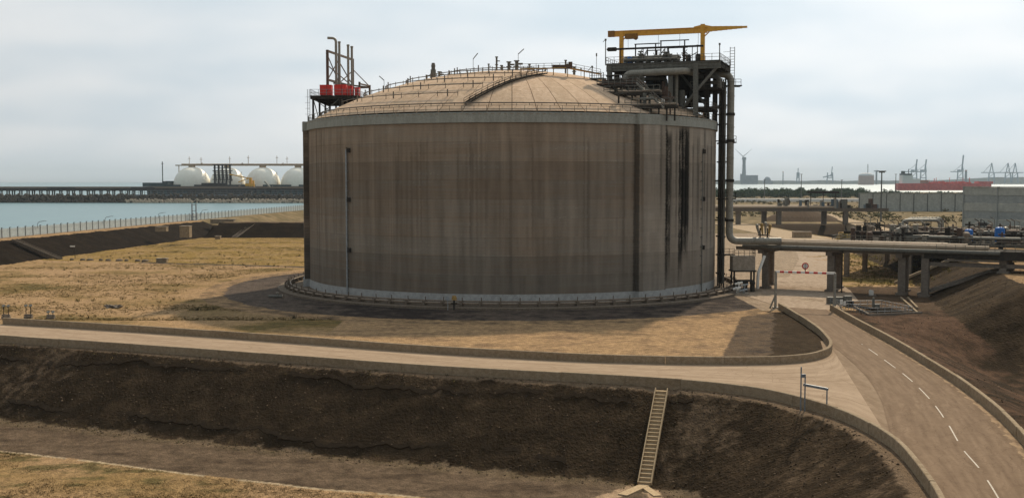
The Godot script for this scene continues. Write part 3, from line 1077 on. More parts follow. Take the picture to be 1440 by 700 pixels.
	# nozzles and instruments on the crown
	for q in [[-14.6, -3, 1.7, .42], [-4.5, 6, 1.3, .22], [-3.0, 4, 2.7, .3], [-.6, 6, 1.6, .5], [.9, 4, 1.9, .55], [3.4, 6, 1.2, .25], [10.4, 5, 2.6, .28], [12.0, 6, 1.5, .4], [-2.0, 8, .9, .3], [6.5, 2, .9, .2]]:
		b = MB.new()
		var base := Vector3(q[0], dome_y(Vector2(q[0], q[1]).length()) - .1, q[1])
		b.tube(base, base + Vector3.UP * q[2], q[3] * .62, -1, 9)
		b.tube(base + Vector3.UP * (q[2] * .45), base + Vector3.UP * (q[2] * .45 + .14), q[3] * 1.05, -1, 10)
		b.tube(base + Vector3.UP * q[2], base + Vector3.UP * (q[2] + .18), q[3], -1, 10)
		b.tube(base + Vector3(0, q[2] * .75, 0), base + Vector3(q[3] * 2.2, q[2] * .75, 0), q[3] * .35, -1, 7)
		put("roof_nozzle", b, M.steel, t)
	for q in [[-24.5, 8, 1.9, -.9, .8], [-7.5, 6, 2.6, .9, 1.1], [1.2, 6, 3.2, 1.1, 1.0], [16.6, 2, 5.0, 0.0, .0], [13.2, 8, 1.3, .0, .0]]:
		b = MB.new()
		var base := Vector3(q[0], dome_y(Vector2(q[0], q[1]).length()) - .1, q[1])
		var head = base + Vector3.UP * q[2]
		b.tube(base, head, .05, -1, 5)
		if q[3] != 0.0:
			b.bar(head, head + Vector3(q[3], q[4], 0), .16)
		else:
			b.box(head, Vector3(.25, .6, .25))
		put("roof_lamp", b, M.steel, t)
	# small box by the left skyline
	b = MB.new()
	var bb := Vector3(-15.3, dome_y(16) - .2, 4.5)
	b.box(bb + Vector3.UP * .9, Vector3(1.0, 1.8, 1.0)); b.box(bb + Vector3.UP * 2.1, Vector3(.7, .8, .7)); b.tube(bb + Vector3.UP * 2.4, bb + Vector3.UP * 3.1, .45, .3, 8)
	put("instrument_box", b, M.steel, t)
	# instrument conduits down the wall with their boxes
	for q in [[-46.0, 5.2, 26.2, 0.16], [59.0, 5.2, 25.6, .1]]:
		var deg: float = q[0]
		b = MB.new()
		b.tube(on_tank(40.28, deg, .6), on_tank(40.28, deg, q[2]), q[3], -1, 8)
		for i in 14:
			b.bar(on_tank(39.9, deg, 2.0 + i * 1.7), on_tank(40.4, deg, 2.0 + i * 1.7), .3, .12)
		var con := put("conduit", b, M.galv if deg < 0 else M.steel, t)
		for yy in [8.6, 17.4, 26.0]:
			b = MB.new()
			var p := on_tank(40.3, deg + 1.0, yy)
			b.box(p, Vector3(.42, .75, .5), Basis(Vector3.UP, deg_to_rad(deg)))
			b.tube(p + Vector3.UP * .3, on_tank(40.3, deg, yy + .5), .06, -1, 6)
			put("junction_box", b, M.dark_steel, con)
	# fire-water ring main on sleepers round the foot
	b = MB.new()
	for q in [[44.3, .85, .2], [43.6, 1.15, .13]]:
		arc = PackedVector3Array()
		for i in 145: arc.append(on_tank(q[0], -110 + i * 1.45, q[1]))
		b.path(arc, q[2], 8)
	put("ring_main", b, M.pipe_tan_dull, t)
	var sup := MB.new()
	sup.box(Vector3(0, .36, 0), Vector3(.35, .75, 1.5)); sup.box(Vector3(0, .78, .4), Vector3(.5, .12, .5)); sup.tube(Vector3(.1, .7, .0), Vector3(.1, 1.5, .1), .08, -1, 6)
	var sup_m := sup.mesh()
	for i in 50:
		var o := put("pipe_support", sup_m, M.stone_dark, t)
		var deg := -105.0 + i * 4.1
		o.position = on_tank(44.0, deg, .34)
		o.rotation.y = deg_to_rad(deg)
	# a hydrant with wheel valve and a small panel at the foot, near the middle
	var hy := thing("hydrant", "small yellow-topped hydrant standing at the foot of the tank", "hydrant", TANK + on_tank(46.6, -11.5, 0))
	b = MB.new()
	b.tube(Vector3.ZERO, Vector3(0, 1.7, 0), .16, -1, 8); b.tube(Vector3(-.5, 1.1, 0), Vector3(.5, 1.1, 0), .11, -1, 8)
	put("standpipe", b, M.dark_steel, hy)
	b = MB.new()
	b.tube(Vector3(0, 1.7, 0), Vector3(0, 2.35, 0), .42, .3, 10); b.box(Vector3(.1, 1.9, .25), Vector3(.7, .5, .3))
	put("cap", b, M.yellow_dull, hy)
	b = MB.new()
	b.bar(Vector3(-1.0, 0, 0), Vector3(-1.0, 2.1, 0), .1); b.box(Vector3(-1.0, 1.9, .1), Vector3(.5, .7, .2))
	put("panel", b, M.galv, hy)
	# piles of weeds and spare pieces on the gravel, left of the tank
	var hp := thing("pipe_stub", "low capped pipe stub in the dark gravel left of the tank", "pipe", TANK + on_tank(49.5, -58, 0))
	b = MB.new()
	b.tube(Vector3(-1.2, .3, 0), Vector3(1.3, .3, .3), .22, -1, 8); b.tube(Vector3(.4, 0, .1), Vector3(.4, .9, .1), .14, -1, 8)
	put("stub", b, M.steel, hp)
	b = MB.new()
	b.tube(Vector3(1.3, .3, .3), Vector3(1.45, .3, .32), .36, -1, 10); b.box(Vector3(.4, .95, .1), Vector3(.5, .12, .5))
	put("flange", b, M.concrete, hp)

# ------------------------------------------------------------------ platforms on the tank
func bend(p: Array, r: float) -> PackedVector3Array:
	var out := PackedVector3Array([p[0]])
	for i in range(1, p.size() - 1):
		var a: Vector3 = p[i - 1]
		var b: Vector3 = p[i]
		var c: Vector3 = p[i + 1]
		var rr := minf(r, minf(a.distance_to(b), b.distance_to(c)) * .49)
		var s := b + (a - b).normalized() * rr
		var e := b + (c - b).normalized() * rr
		for k in 7:
			var f := k / 6.0
			out.append(s.lerp(b, f).lerp(b.lerp(e, f), f))
	out.append(p[p.size() - 1])
	return out

func piped(called: String, p: Array, r: float, m: Material, parent: Node, br := -1.0, k := 12, flanges := true) -> void:
	var b := MB.new()
	b.path(bend(p, br if br > 0 else r * 2.6), r, k)
	if flanges:
		for i in p.size() - 1:
			var a: Vector3 = p[i]
			var c: Vector3 = p[i + 1]
			var l := a.distance_to(c)
			var cnt := int(l / 6.0)
			for j in cnt:
				var o := a.lerp(c, (j + .7) / (cnt + .4))
				var d := (c - a).normalized()
				b.tube(o, o + d * .14, r * 1.14, -1, k)
	put(called, b, m, parent)

func make_vent_platform() -> void:
	# local frame: x to the right, z towards the viewer, y from the rim
	var t := thing("vent_platform", "steel vent platform with tall stacks on the left of the tank's rim", "platform", Vector3(-34.2, 31.9, -231))
	var dk := 5.2
	var b := MB.new()
	b.box(Vector3(0, dk - .12, 0), Vector3(9.4, .18, 22.4))
	put("deck", b, M.dark_steel, t)
	for q in [[-4.2, 10.4], [1.0, 10.6], [4.2, 10.0], [-4.2, 3.0], [4.2, 2.5], [-1.6, 6.4], [-4.2, -4], [4.2, -5], [-3.0, -10.5], [4.2, -10.5]]:
		b = MB.new()
		var wx := -34.2 + float(q[0])
		var wz := -4.0 + float(q[1])
		var rr := sqrt(wx * wx + wz * wz)
		var foot: float = (dome_y(rr) - 31.9 - .2) if rr < 39.0 else 0.0
		b.bar(Vector3(q[0], minf(foot, dk - .6), q[1]), Vector3(q[0], dk - .2, q[1]), .34)
		put("leg", b, M.dark_steel, t)
	b = MB.new()
	for z in [10.9, 3.5, -4.0, -10.8]: b.bar(Vector3(-4.6, dk - .4, z), Vector3(4.6, dk - .4, z), .25, .45)
	for x in [-4.5, 0.0, 4.5]: b.bar(Vector3(x, dk - .45, -11), Vector3(x, dk - .45, 11), .25, .45)
	put("deck_beams", b, M.dark_steel, t)
	for q in [[Vector3(-4.2, .3, 10.4), Vector3(1.0, 4.7, 10.6)], [Vector3(1.0, .8, 10.6), Vector3(-4.2, 4.7, 10.4)], [Vector3(1.0, 1.2, 10.6), Vector3(4.2, 4.6, 10.0)], [Vector3(-4.2, .5, 3), Vector3(-4.2, 4.7, 10.4)]]:
		b = MB.new()
		b.bar(q[0], q[1], .14)
		put("brace", b, M.steel, t)
	b = MB.new()
	b.rail([Vector3(-4.6, dk, -11), Vector3(-4.6, dk, 11), Vector3(4.6, dk, 11), Vector3(4.6, dk, -11)], 1.15, 1.5, .045)
	put("railing", b, M.galv, t)
	# ladder with hoops on the outer corner
	b = MB.new()
	for x in [-5.2, -4.75]: b.bar(Vector3(x, .2, 10.8), Vector3(x, dk + 1.2, 10.8), .08)
	for i in 16: b.bar(Vector3(-5.2, .5 + i * .38, 10.8), Vector3(-4.75, .5 + i * .38, 10.8), .05)
	for i in 4: b.bar(Vector3(-5.7, 1.6 + i * 1.1, 10.8), Vector3(-4.75, 1.6 + i * 1.1, 10.8), .05)
	put("ladder", b, M.galv, t)
	# stack frame running away from the viewer: heavy posts, ties and diagonals
	var top := 14.4
	var P := [Vector3(-2.0, dk, 6.4), Vector3(-.9, dk, -1.5), Vector3(.7, dk, -9.8)]
	var tops := [top, top, top]
	for i in 3:
		b = MB.new()
		b.bar(P[i], Vector3(P[i].x, tops[i], P[i].z), .5)
		put("frame_post", b, M.rust, t)
	b = MB.new()
	for y in [top - .2, dk + 3.4]:
		b.bar(Vector3(P[0].x, y, P[0].z), Vector3(P[2].x, y, P[2].z), .32, .4)
	put("frame_tie", b, M.rust, t)
	for q in [[Vector3(-2, top - 1, 6.4), Vector3(-.9, dk + 3.4, -1.5)], [Vector3(-2, dk + 3.4, 6.4), Vector3(-.9, top - 1, -1.5)], [Vector3(-2, top - 3, 6.4), Vector3(.7, dk + 3.4, -9.8)], [Vector3(-.9, top - 1.5, -1.5), Vector3(.7, dk + 3.6, -9.8)], [Vector3(-.9, dk + 3.4, -1.5), Vector3(.7, top - 2.5, -9.8)], [Vector3(.7, top - 2.2, -9.8), Vector3(4.3, 8.6, -8.5)]]:
		b = MB.new()
		b.bar(q[0], q[1], .16)
		put("brace", b, M.rust, t)
	# outer prop and its ties
	for q in [[3.0, -3.0, 9.0], [4.4, -8.5, 8.8]]:
		b = MB.new()
		b.bar(Vector3(q[0], dk - 1.5, q[1]), Vector3(q[0], q[2], q[1]), .4)
		put("frame_post", b, M.rust, t)
	b = MB.new()
	b.bar(Vector3(-1.5, 8.3, 2), Vector3(4.4, 8.3, -8.5), .2, .3); b.bar(Vector3(.7, 8.3, -9.8), Vector3(4.4, 8.3, -8.5), .2, .3); b.bar(Vector3(3, 8.6, -3), Vector3(4.4, 8.6, -8.5), .2, .3)
	put("frame_tie", b, M.rust, t)
	# four vent stacks, the tallest with its head bent over
	piped("stack", [Vector3(-.6, dk, 4.4), Vector3(-.6, 16.9, 4.4), Vector3(-2.2, 16.9, 4.9)], .26, M.pipe, t, 1.1, 10, false)
	for q in [[-.1, 3.4, 16.4, .24], [1.5, 2.4, 15.9, .24], [2.1, 1.4, 15.7, .24]]:
		b = MB.new()
		b.tube(Vector3(q[0], dk, q[1]), Vector3(q[0], q[2], q[1]), q[3], -1, 10)
		b.tube(Vector3(q[0], q[2] - .3, q[1]), Vector3(q[0], q[2], q[1]), q[3] + .06, -1, 10)
		put("stack", b, M.pipe, t)
	# red cabinets on the deck
	var bx := [[-1.75, 9.6, 2.2, 1.9, 2.2], [1.05, 9.6, 2.3, 1.95, 2.2], [2.85, 8.9, .85, 1.8, 1.6], [4.0, 7.6, .85, 1.6, 1.8]]
	var words := ["front left, widest", "second from the left", "third from the left, narrow", "rightmost, set back"]
	for i in 4:
		var q = bx[i]
		var o := thing("red_cabinet", "red equipment cabinet on the vent platform, " + words[i], "cabinet", Vector3(-34.2 + q[0], 31.9 + dk, -231 + q[1]), 0.0, "red cabinets on the vent platform")
		b = MB.new()
		b.box(Vector3(0, q[3] * .5 + .1, 0), Vector3(q[2], q[3], q[4])); b.box(Vector3(0, q[3] + .12, 0), Vector3(q[2] + .1, .06, q[4] + .1))
		var body := put("body", b, M.red, o)
		b = MB.new()
		for s in [-1.0, 1.0]: b.box(Vector3(s * q[2] * .38, .05, 0), Vector3(.18, .1, q[4]))
		put("skid", b, M.dark_steel, o)
		b = MB.new()
		b.bar(Vector3(q[2] * .12, .25, q[4] * .5 + .02), Vector3(q[2] * .12, q[3] - .05, q[4] * .5 + .02), .05); b.box(Vector3(q[2] * .2, q[3] * .55, q[4] * .5 + .04), Vector3(.06, .3, .06))
		put("door_edge", b, M.dark_steel, body)

func make_pump_platform() -> void:
	# local frame on the deck's front left corner, x along the front edge to the right, -z to the back
	var o := Vector3(17.4, 31.9, -211.6)
	var turn := -atan2(7.0, 20.0)
	var t := thing("pump_platform", "dark steel pump platform standing high on the right of the dome", "platform", o, turn)
	var xf := Transform3D(Basis(Vector3.UP, turn), o)
	var dk := 10.3
	var L := 21.0
	var D := 12.5
	var b := MB.new()
	b.box(Vector3(L / 2, dk, -D / 2), Vector3(L, .2, D))
	put("deck", b, M.dark_steel, t)
	for z in [-.2, -D * .5, -D + .2]:
		b = MB.new()
		b.box(Vector3(L / 2, dk - .75, z), Vector3(L, .16, .45)); b.box(Vector3(L / 2, dk - .16, z), Vector3(L, .12, .6)); b.box(Vector3(L / 2, dk - 1.3, z), Vector3(L, .14, .6)); b.box(Vector3(L / 2, dk - .72, z), Vector3(L, 1.1, .12))
		put("girder", b, M.steel if z > -1 else M.dark_steel, t)
	b = MB.new()
	for i in 9: b.box(Vector3(.2 + i * (L - .4) / 8, dk - .7, -D / 2), Vector3(.3, .8, D - .4))
	put("cross_beams", b, M.dark_steel, t)
	for q in [[.6, -.3], [6.6, -.4], [12.0, -.4], [16.6, -.3], [.6, -6], [6.6, -6.2], [12.0, -6.2], [17.6, -6.2], [.6, -12], [6.6, -12.2], [12.0, -12.2], [18.2, -12.0]]:
		var w: Vector3 = xf * Vector3(q[0], 0, q[1]) - TANK
		var rr := Vector2(w.x, w.z).length()
		var foot: float = (dome_y(rr) - 31.9 - .15) if rr < 39.3 else 0.0
		b = MB.new()
		var c := Vector3(q[0], 0, q[1])
		for s in [-.36, .36]: b.bar(c + Vector3(0, foot, s), c + Vector3(0, dk - .3, s), .85, .08)
		b.bar(c + Vector3.UP * foot, c + Vector3.UP * (dk - .3), .08, .56)
		b.box(c + Vector3.UP * (foot + .1), Vector3(.95, .14, .95))
		put("column", b, M.steel if q[1] > -1 else M.dark_steel, t)
	for q in [[Vector3(16.8, dk - 5.2, -.3), Vector3(20.6, dk - .9, -.3)], [Vector3(16.8, dk - 5.2, -.3), Vector3(12.9, dk - 9.4, -3)], [Vector3(17.6, 2.6, -6.2), Vector3(12.2, dk - 1, -6.2)], [Vector3(.6, dk - 3.8, -6), Vector3(5.6, dk - .9, -6)], [Vector3(6.6, dk - 3, -6.2), Vector3(3.2, dk - 1, -6.2)], [Vector3(6.6, dk - 5, -12), Vector3(12, dk - 1, -12)], [Vector3(12.0, dk - 5.5, -12), Vector3(18, dk - 1, -12)]]:
		b = MB.new()
		b.bar(q[0], q[1], .42, .42)
		put("brace", b, M.steel, t)
	# cladding sheets behind the pumps, with gaps between them
	for q in [[2.6, 4.4], [7.2, 4.2], [11.6, 3.9], [15.6, 3.5]]:
		b = MB.new()
		b.box(Vector3(q[0], (dk - 1.2 + q[1] + 1.0) * .5, -10.4), Vector3(4.0, dk - 2.2 - q[1], .08))
		for k in 8: b.box(Vector3(q[0] - 1.75 + k * .5, (dk - .2 + q[1]) * .5, -10.33), Vector3(.08, dk - 2.2 - q[1], .06))
		put("cladding", b, M.dark_steel, t)
	# lower service floors, their beams and rails
	var fl := [[2.0, 4.2, 7.0, 2.6, 3.4, 4.6], [9.6, 2.0, 6.6, 9.0, -5.5, 9.0], [17.4, 3.6, 4.4, 5.4, -6.0, 7.0]]
	for q in [[-1.2, 5.0, 3.4, 3.4, 1.0], [8.0, 3.0, 12.0, 7.0, -6.0], [17.6, 5.8, 5.0, 7.0, -6.5], [16.6, 2.0, 5.0, 7.0, -6.5]]:
		b = MB.new()
		b.box(Vector3(q[0], q[1], q[4]), Vector3(q[2], .12, q[3]))
		for s in [-1.0, 1.0]:
			b.box(Vector3(q[0], q[1] - .2, q[4] + s * (q[3] * .5 - .1)), Vector3(q[2], .3, .16))
		put("service_floor", b, M.dark_steel, t)
		b = MB.new()
		b.rail([Vector3(q[0] - q[2] * .5, q[1], q[4] + q[3] * .5), Vector3(q[0] + q[2] * .5, q[1], q[4] + q[3] * .5), Vector3(q[0] + q[2] * .5, q[1], q[4] - q[3] * .5)], 1.1, 1.2, .045)
		put("railing", b, M.rail, t)
	# stepped walkway on the dome in front of the left columns: stacked pipe beds and a stair
	var inv := xf.affine_inverse()
	for q in [[20.0, -208.6, 7.0, .6], [19.6, -204.6, 8.6, .6], [21.2, -200.6, 10.0, .6], [24.0, -196.4, 9.0, .5]]:
		var wr := Vector2(q[0], q[1] + 227.0).length()
		var c: Vector3 = inv * Vector3(q[0], dome_y(wr), q[1])
		var half_: float = q[2] * .5
		b = MB.new()
		b.box(c + Vector3(0, q[3] + .3, 0), Vector3(q[2], .45, 1.8))
		for i in 7: b.bar(c + Vector3(-half_ * .92 + i * half_ * .306, -1.6, .5), c + Vector3(-half_ * .92 + i * half_ * .306, q[3] + .2, .5), .26)
		put("pipe_bed", b, M.dark_steel, t)
		b = MB.new()
		for k in 3: b.tube(c + Vector3(-half_, q[3] + .72, -.6 + k * .55), c + Vector3(half_, q[3] + .72, -.6 + k * .55), .2, -1, 8)
		put("bed_pipe", b, M.rust if q[1] < -202 else M.pipe_tan_dull, t)
		b = MB.new()
		b.rail([c + Vector3(-half_, q[3] + .5, .9), c + Vector3(half_, q[3] + .5, .9)], 1.2, 1.1, .06)
		put("railing", b, M.steel, t)
	var s0: Vector3 = inv * Vector3(22.4, 38.0, -204.0)
	var s1: Vector3 = inv * Vector3(26.2, 33.0, -195.2)
	var sd := Vector3(0, 0, 1.0)
	b = MB.new()
	for k in 2: b.bar(s0 + sd * k, s1 + sd * k, .14, .34)
	put("stair_stringers", b, M.pipe, t)
	for i in 26:
		b = MB.new()
		b.box(s0.lerp(s1, (i + .5) / 26.0) + sd * .5 + Vector3.UP * .1, Vector3(.3, .06, .9))
		put("stair_tread", b, M.steel, t)
	b = MB.new()
	b.rail([s0 + sd, s1 + sd], 1.05, 1.2, .06)
	put("stair_railing", b, M.rail, t)
	for i in 16:
		b = MB.new()
		var wx := 18.0 + fmod(i * 4.7, 14.0)
		var wz := -210.0 + fmod(i * 3.1, 14.0)
		var c: Vector3 = inv * Vector3(wx, dome_y(minf(Vector2(wx, wz + 227.0).length(), 39.0)), wz)
		b.tube(c + Vector3.DOWN * .3, c + Vector3.UP * (1.5 + i % 3), .16, -1, 7)
		b.tube(c + Vector3.UP * 1.2, c + Vector3.UP * 1.45, .42, -1, 9)
		b.tube(c + Vector3(-.7, 1.5, 0), c + Vector3(1.5, 1.5, .3), .2, -1, 7)
		put("roof_valve", b, [M.dark_steel, M.steel, M.rust][i % 3], t)
	# white-lagged valve and drums between the columns
	for q in [[10.9, 2.2, .7, .5, "white"], [6.9, 4.6, -3.0, .45, "pipe"], [13.6, 3.8, -3.0, .6, "steel"], [9.0, 4.2, -8.0, .9, "dark_steel"], [4.0, 6.6, -8.0, .9, "dark_steel"], [14.4, 4.0, -9.0, 1.1, "dark_steel"]]:
		b = MB.new()
		b.tube(Vector3(q[0], q[1] - 1.4, q[2]), Vector3(q[0], q[1] + 1.4, q[2]), q[3], -1, 12)
		b.ball(Vector3(q[0], q[1] + 1.4, q[2]), Vector3(q[3], q[3] * .5, q[3]), 5, 12)
		b.tube(Vector3(q[0], q[1], q[2]), Vector3(q[0] + q[3] * 2.2, q[1] - .3, q[2]), q[3] * .4, -1, 8)
		put("valve_body", b, M[q[4]], t)
	# pump columns hanging under the deck
	for i in 9:
		b = MB.new()
		var x := 2.4 + (i % 5) * 3.4 + (1.6 if i > 4 else 0.0)
		var z := -4.0 - (4.4 if i > 4 else 0.0)
		b.tube(Vector3(x, 3.0, z), Vector3(x, dk - .4, z), .42, -1, 10)
		for y in [4.5, 6.6, 8.6]: b.tube(Vector3(x, y, z), Vector3(x, y + .2, z), .62, -1, 10)
		put("pump_column", b, M.dark_steel, t)
	# big lagged pipe across the front and its drop
	piped("lagged_pipe", [Vector3(3.8, dk - 4.4, .6), Vector3(3.8, dk - 1.95, .6), Vector3(15.0, dk - 1.75, .6), Vector3(15.8, dk - 1.75, -5.0)], .62, M.pipe, t, 1.2, 14)
	piped("lagged_pipe", [Vector3(12.8, dk - 1.6, -1.6), Vector3(12.8, 2.0, -1.6)], .36, M.pipe, t)
	piped("lagged_pipe", [Vector3(2.0, dk - 2.6, -3.2), Vector3(10.6, dk - 2.6, -3.2), Vector3(10.6, 3.0, -3.2)], .3, M.steel, t)
	# equipment on the deck
	b = MB.new()
	b.rail([Vector3(0, dk + .1, -D), Vector3(0, dk + .1, 0), Vector3(L, dk + .1, 0), Vector3(L, dk + .1, -D), Vector3(0, dk + .1, -D)], 1.15, 1.5, .045)
	put("railing", b, M.rail, t)
	for i in 4:
		b = MB.new()
		b.tube(Vector3(3.0, dk + .75 + (i % 2) * .5, -1.6 - i * 1.1), Vector3(13.0, dk + .75 + (i % 2) * .5, -1.6 - i * 1.1), .3 - .04 * i, -1, 9)
		for k in 6: b.bar(Vector3(3.6 + k * 1.8, dk + .1, -1.6 - i * 1.1), Vector3(3.6 + k * 1.8, dk + .7, -1.6 - i * 1.1), .22)
		put("deck_pipe", b, M.steel, t)
	rng.seed = 77
	for i in 15:
		b = MB.new()
		var x := rng.randf_range(2.2, 14.0)
		var z := rng.randf_range(-10.5, -2.0)
		var h := rng.randf_range(.9, 2.4)
		b.tube(Vector3(x, dk + .1, z), Vector3(x, dk + h, z), .16, -1, 7)
		b.tube(Vector3(x, dk + h * .7, z), Vector3(x, dk + h * .7 + .3, z), .4, -1, 9)
		b.tube(Vector3(x - .5, dk + h, z), Vector3(x + .5, dk + h, z), .13, -1, 7)
		b.tube(Vector3(x, dk + h, z), Vector3(x + rng.randf_range(-.6, .6), dk + h + .6, z), .07, -1, 6)
		put("deck_valve", b, M.steel if i % 3 else M.rust, t)
	for q in [[3.0, -3, .5, "galv"], [3.9, -2.2, .45, "blue"], [14.8, -3.0, .4, "dark_steel"], [16.6, -2.4, .45, "dark_steel"], [17.2, -4.4, .4, "dark_steel"]]:
		b = MB.new()
		b.tube(Vector3(q[0], dk + .1, q[1]), Vector3(q[0], dk + 1.3, q[1]), q[3 - 1], -1, 10)
		b.ball(Vector3(q[0], dk + 1.3, q[1]), Vector3(q[2], .25, q[2]), 4, 10)
		put("drum", b, M[q[3]], t)
	# pipe portals and a service rail above the deck
	for q in [[9.6, -3.0, 14.0, 4.2], [4.6, -4.0, 8.4, 3.9], [10.4, -6.0, 13.2, 3.2], [6.2, -7.0, 8.0, 3.0]]:
		b = MB.new()
		b.bar(Vector3(q[0], dk + .1, q[1]), Vector3(q[0], dk + q[3], q[1]), .2); b.bar(Vector3(q[2], dk + .1, q[1]), Vector3(q[2], dk + q[3], q[1]), .2); b.bar(Vector3(q[0] - .2, dk + q[3], q[1]), Vector3(q[2] + .8, dk + q[3], q[1]), .18)
		put("pipe_portal", b, M.dark_steel, t)
	b = MB.new()
	b.bar(Vector3(-.4, dk + 2.9, -2.0), Vector3(17.6, dk + 2.9, -2.0), .3, .34)
	b.box(Vector3(.6, dk + 2.9, -2.0), Vector3(1.6, .7, .6))
	for x in [2.2, 6.5, 11.0, 15.6]: b.bar(Vector3(x, dk + .1, -2.0), Vector3(x, dk + 2.8, -2.0), .12)
	put("service_rail", b, M.dark_steel, t)
	for q in [[5.6, -4, 7.0, 2.9], [13.8, -5, 16.2, 2.2], [12.2, -7, 14.8, 1.4], [8.2, -5, 10.4, 3.4], [4.8, -8, 6.2, 3.2]]:
		b = MB.new()
		b.bar(Vector3(q[0], dk + .9, q[1]), Vector3(q[2], dk + q[3], q[1] + .4), .12)
		put("jib", b, M.steel, t)
	# lamp posts, ladder cage and the little landings at both ends
	for q in [[-.2, -.3, 4.6, .5], [20.8, -.4, 3.0, .0], [16.0, -5, 3.4, .0], [-2.4, 1.0, -.4, 1.1]]:
		b = MB.new()
		b.tube(Vector3(q[0], dk - .2 if q[2] > 0 else 5.0, q[1]), Vector3(q[0], dk + q[2], q[1]), .09, -1, 6)
		b.bar(Vector3(q[0], dk + q[2], q[1]), Vector3(q[0] - q[3], dk + q[2] - q[3], q[1]), .09)
		b.box(Vector3(q[0], dk + q[2] - .1, q[1]), Vector3(.3, .35, .3))
		put("lamp_post", b, M.steel, t)
	b = MB.new()
	for x in [22.3, 23.1]: b.bar(Vector3(x, dk - 3.8, -3), Vector3(x, dk + 2.6, -3), .1)
	for i in 13: b.bar(Vector3(22.3, dk - 3.6 + i * .5, -3), Vector3(23.1, dk - 3.6 + i * .5, -3), .07)
	for i in 6: b.bar(Vector3(21.0, dk - 3.2 + i * 1.0, -3.4), Vector3(22.3, dk - 3.2 + i * 1.0, -3.0), .05)
	put("ladder", b, M.steel, t)
	for q in [[-2.4, 5.6], [-1.4, 7.6]]:
		b = MB.new()
		b.box(Vector3(q[0], q[1], .6), Vector3(2.6, .2, 2.2))
		for s in [-1.1, 1.1]: b.bar(Vector3(q[0] + s, 3.8, .8), Vector3(q[0] + s, q[1] + 1.1, .8), .12)
		b.rail([Vector3(q[0] - 1.3, q[1], 1.6), Vector3(q[0] + 1.3, q[1], 1.6)], 1.05, .9, .05)
		put("landing", b, M.steel, t)
	piped("riser_bend", [Vector3(15.8, dk - 2.2, -6.5), Vector3(19.8, dk - 2.2, -6.5), Vector3(19.8, dk - 4.4, -6.5)], .45, M.steel, t)
	# white canister
	b = MB.new()
	b.ball(Vector3(10.6, 1.5, 2.2), Vector3(.5, .6, .5), 6, 10); b.tube(Vector3(10.3, 1.2, 2.2), Vector3(11.6, .4, 2.2), .3, -1, 9)
	put("lagged_valve", b, M.white, t)

	# the yellow hoist beam
	var cr := thing("gantry_crane", "yellow gantry hoist beam on two legs above the pump platform", "crane", xf * Vector3(0, dk + .1, -3.6), turn)
	b = MB.new()
	b.box(Vector3(8.7, 5.36, 0), Vector3(18.6, .1, .6)); b.box(Vector3(8.7, 6.3, 0), Vector3(18.6, .1, .6)); b.box(Vector3(8.7, 5.83, 0), Vector3(18.6, .84, .32))
	for i in 12: b.box(Vector3(.6 + i * 1.5, 5.83, 0), Vector3(.06, .84, .5))
	put("beam", b, M.yellow, cr)
	b = MB.new()
	b.bar(Vector3(17.2, 6.55, 0), Vector3(18.6, 6.25, 0), .4, .5); b.bar(Vector3(15.6, 6.3, 0), Vector3(17.2, 6.6, 0), .4, .4)
	for i in 8:
		var x := 18.0 + i * .9
		b.box(Vector3(x + .45, 5.98 + .01 * i, 0), Vector3(.91, .95 - i * .085, .45 - i * .02))
	put("jib", b, M.yellow, cr)
	for x in [2.0, 17.2]:
		b = MB.new()
		b.bar(Vector3(x, 0, 0), Vector3(x, 6.3 if x < 5 else 6.9, 0), .75, .55)
		b.box(Vector3(x, .06, 0), Vector3(1.3, .12, 1.2))
		b.bar(Vector3(x, 4.4, 0), Vector3(x + 1.2, 5.5, 0), .18)
		put("leg", b, M.yellow, cr)
	b = MB.new()
	b.box(Vector3(3.9, 5.25, 0), Vector3(2.3, .9, 1.1)); b.tube(Vector3(4.6, 4.9, -.6), Vector3(4.6, 4.9, .6), .32, -1, 9); b.box(Vector3(.1, 5.85, 0), Vector3(1.2, 1.1, .9))
	put("hoist", b, M.yellow_dark, cr)
	b = MB.new()
	for x in [3.3, 9.0, 13.0, 16.4]: b.tube(Vector3(x, 5.5, .1), Vector3(x, 3.0, .1), .03, -1, 5)
	put("hoist_cable", b, M.dark_steel, cr)

# ------------------------------------------------------------------ pipes beside the tank, pipe bridge
func on_bridge(u: float, y: float, w: float) -> Vector3:
	return Vector3(45, 0, -221) + Vector3(.866, 0, .5) * u + Vector3.UP * y + Vector3(-.5, 0, .866) * w

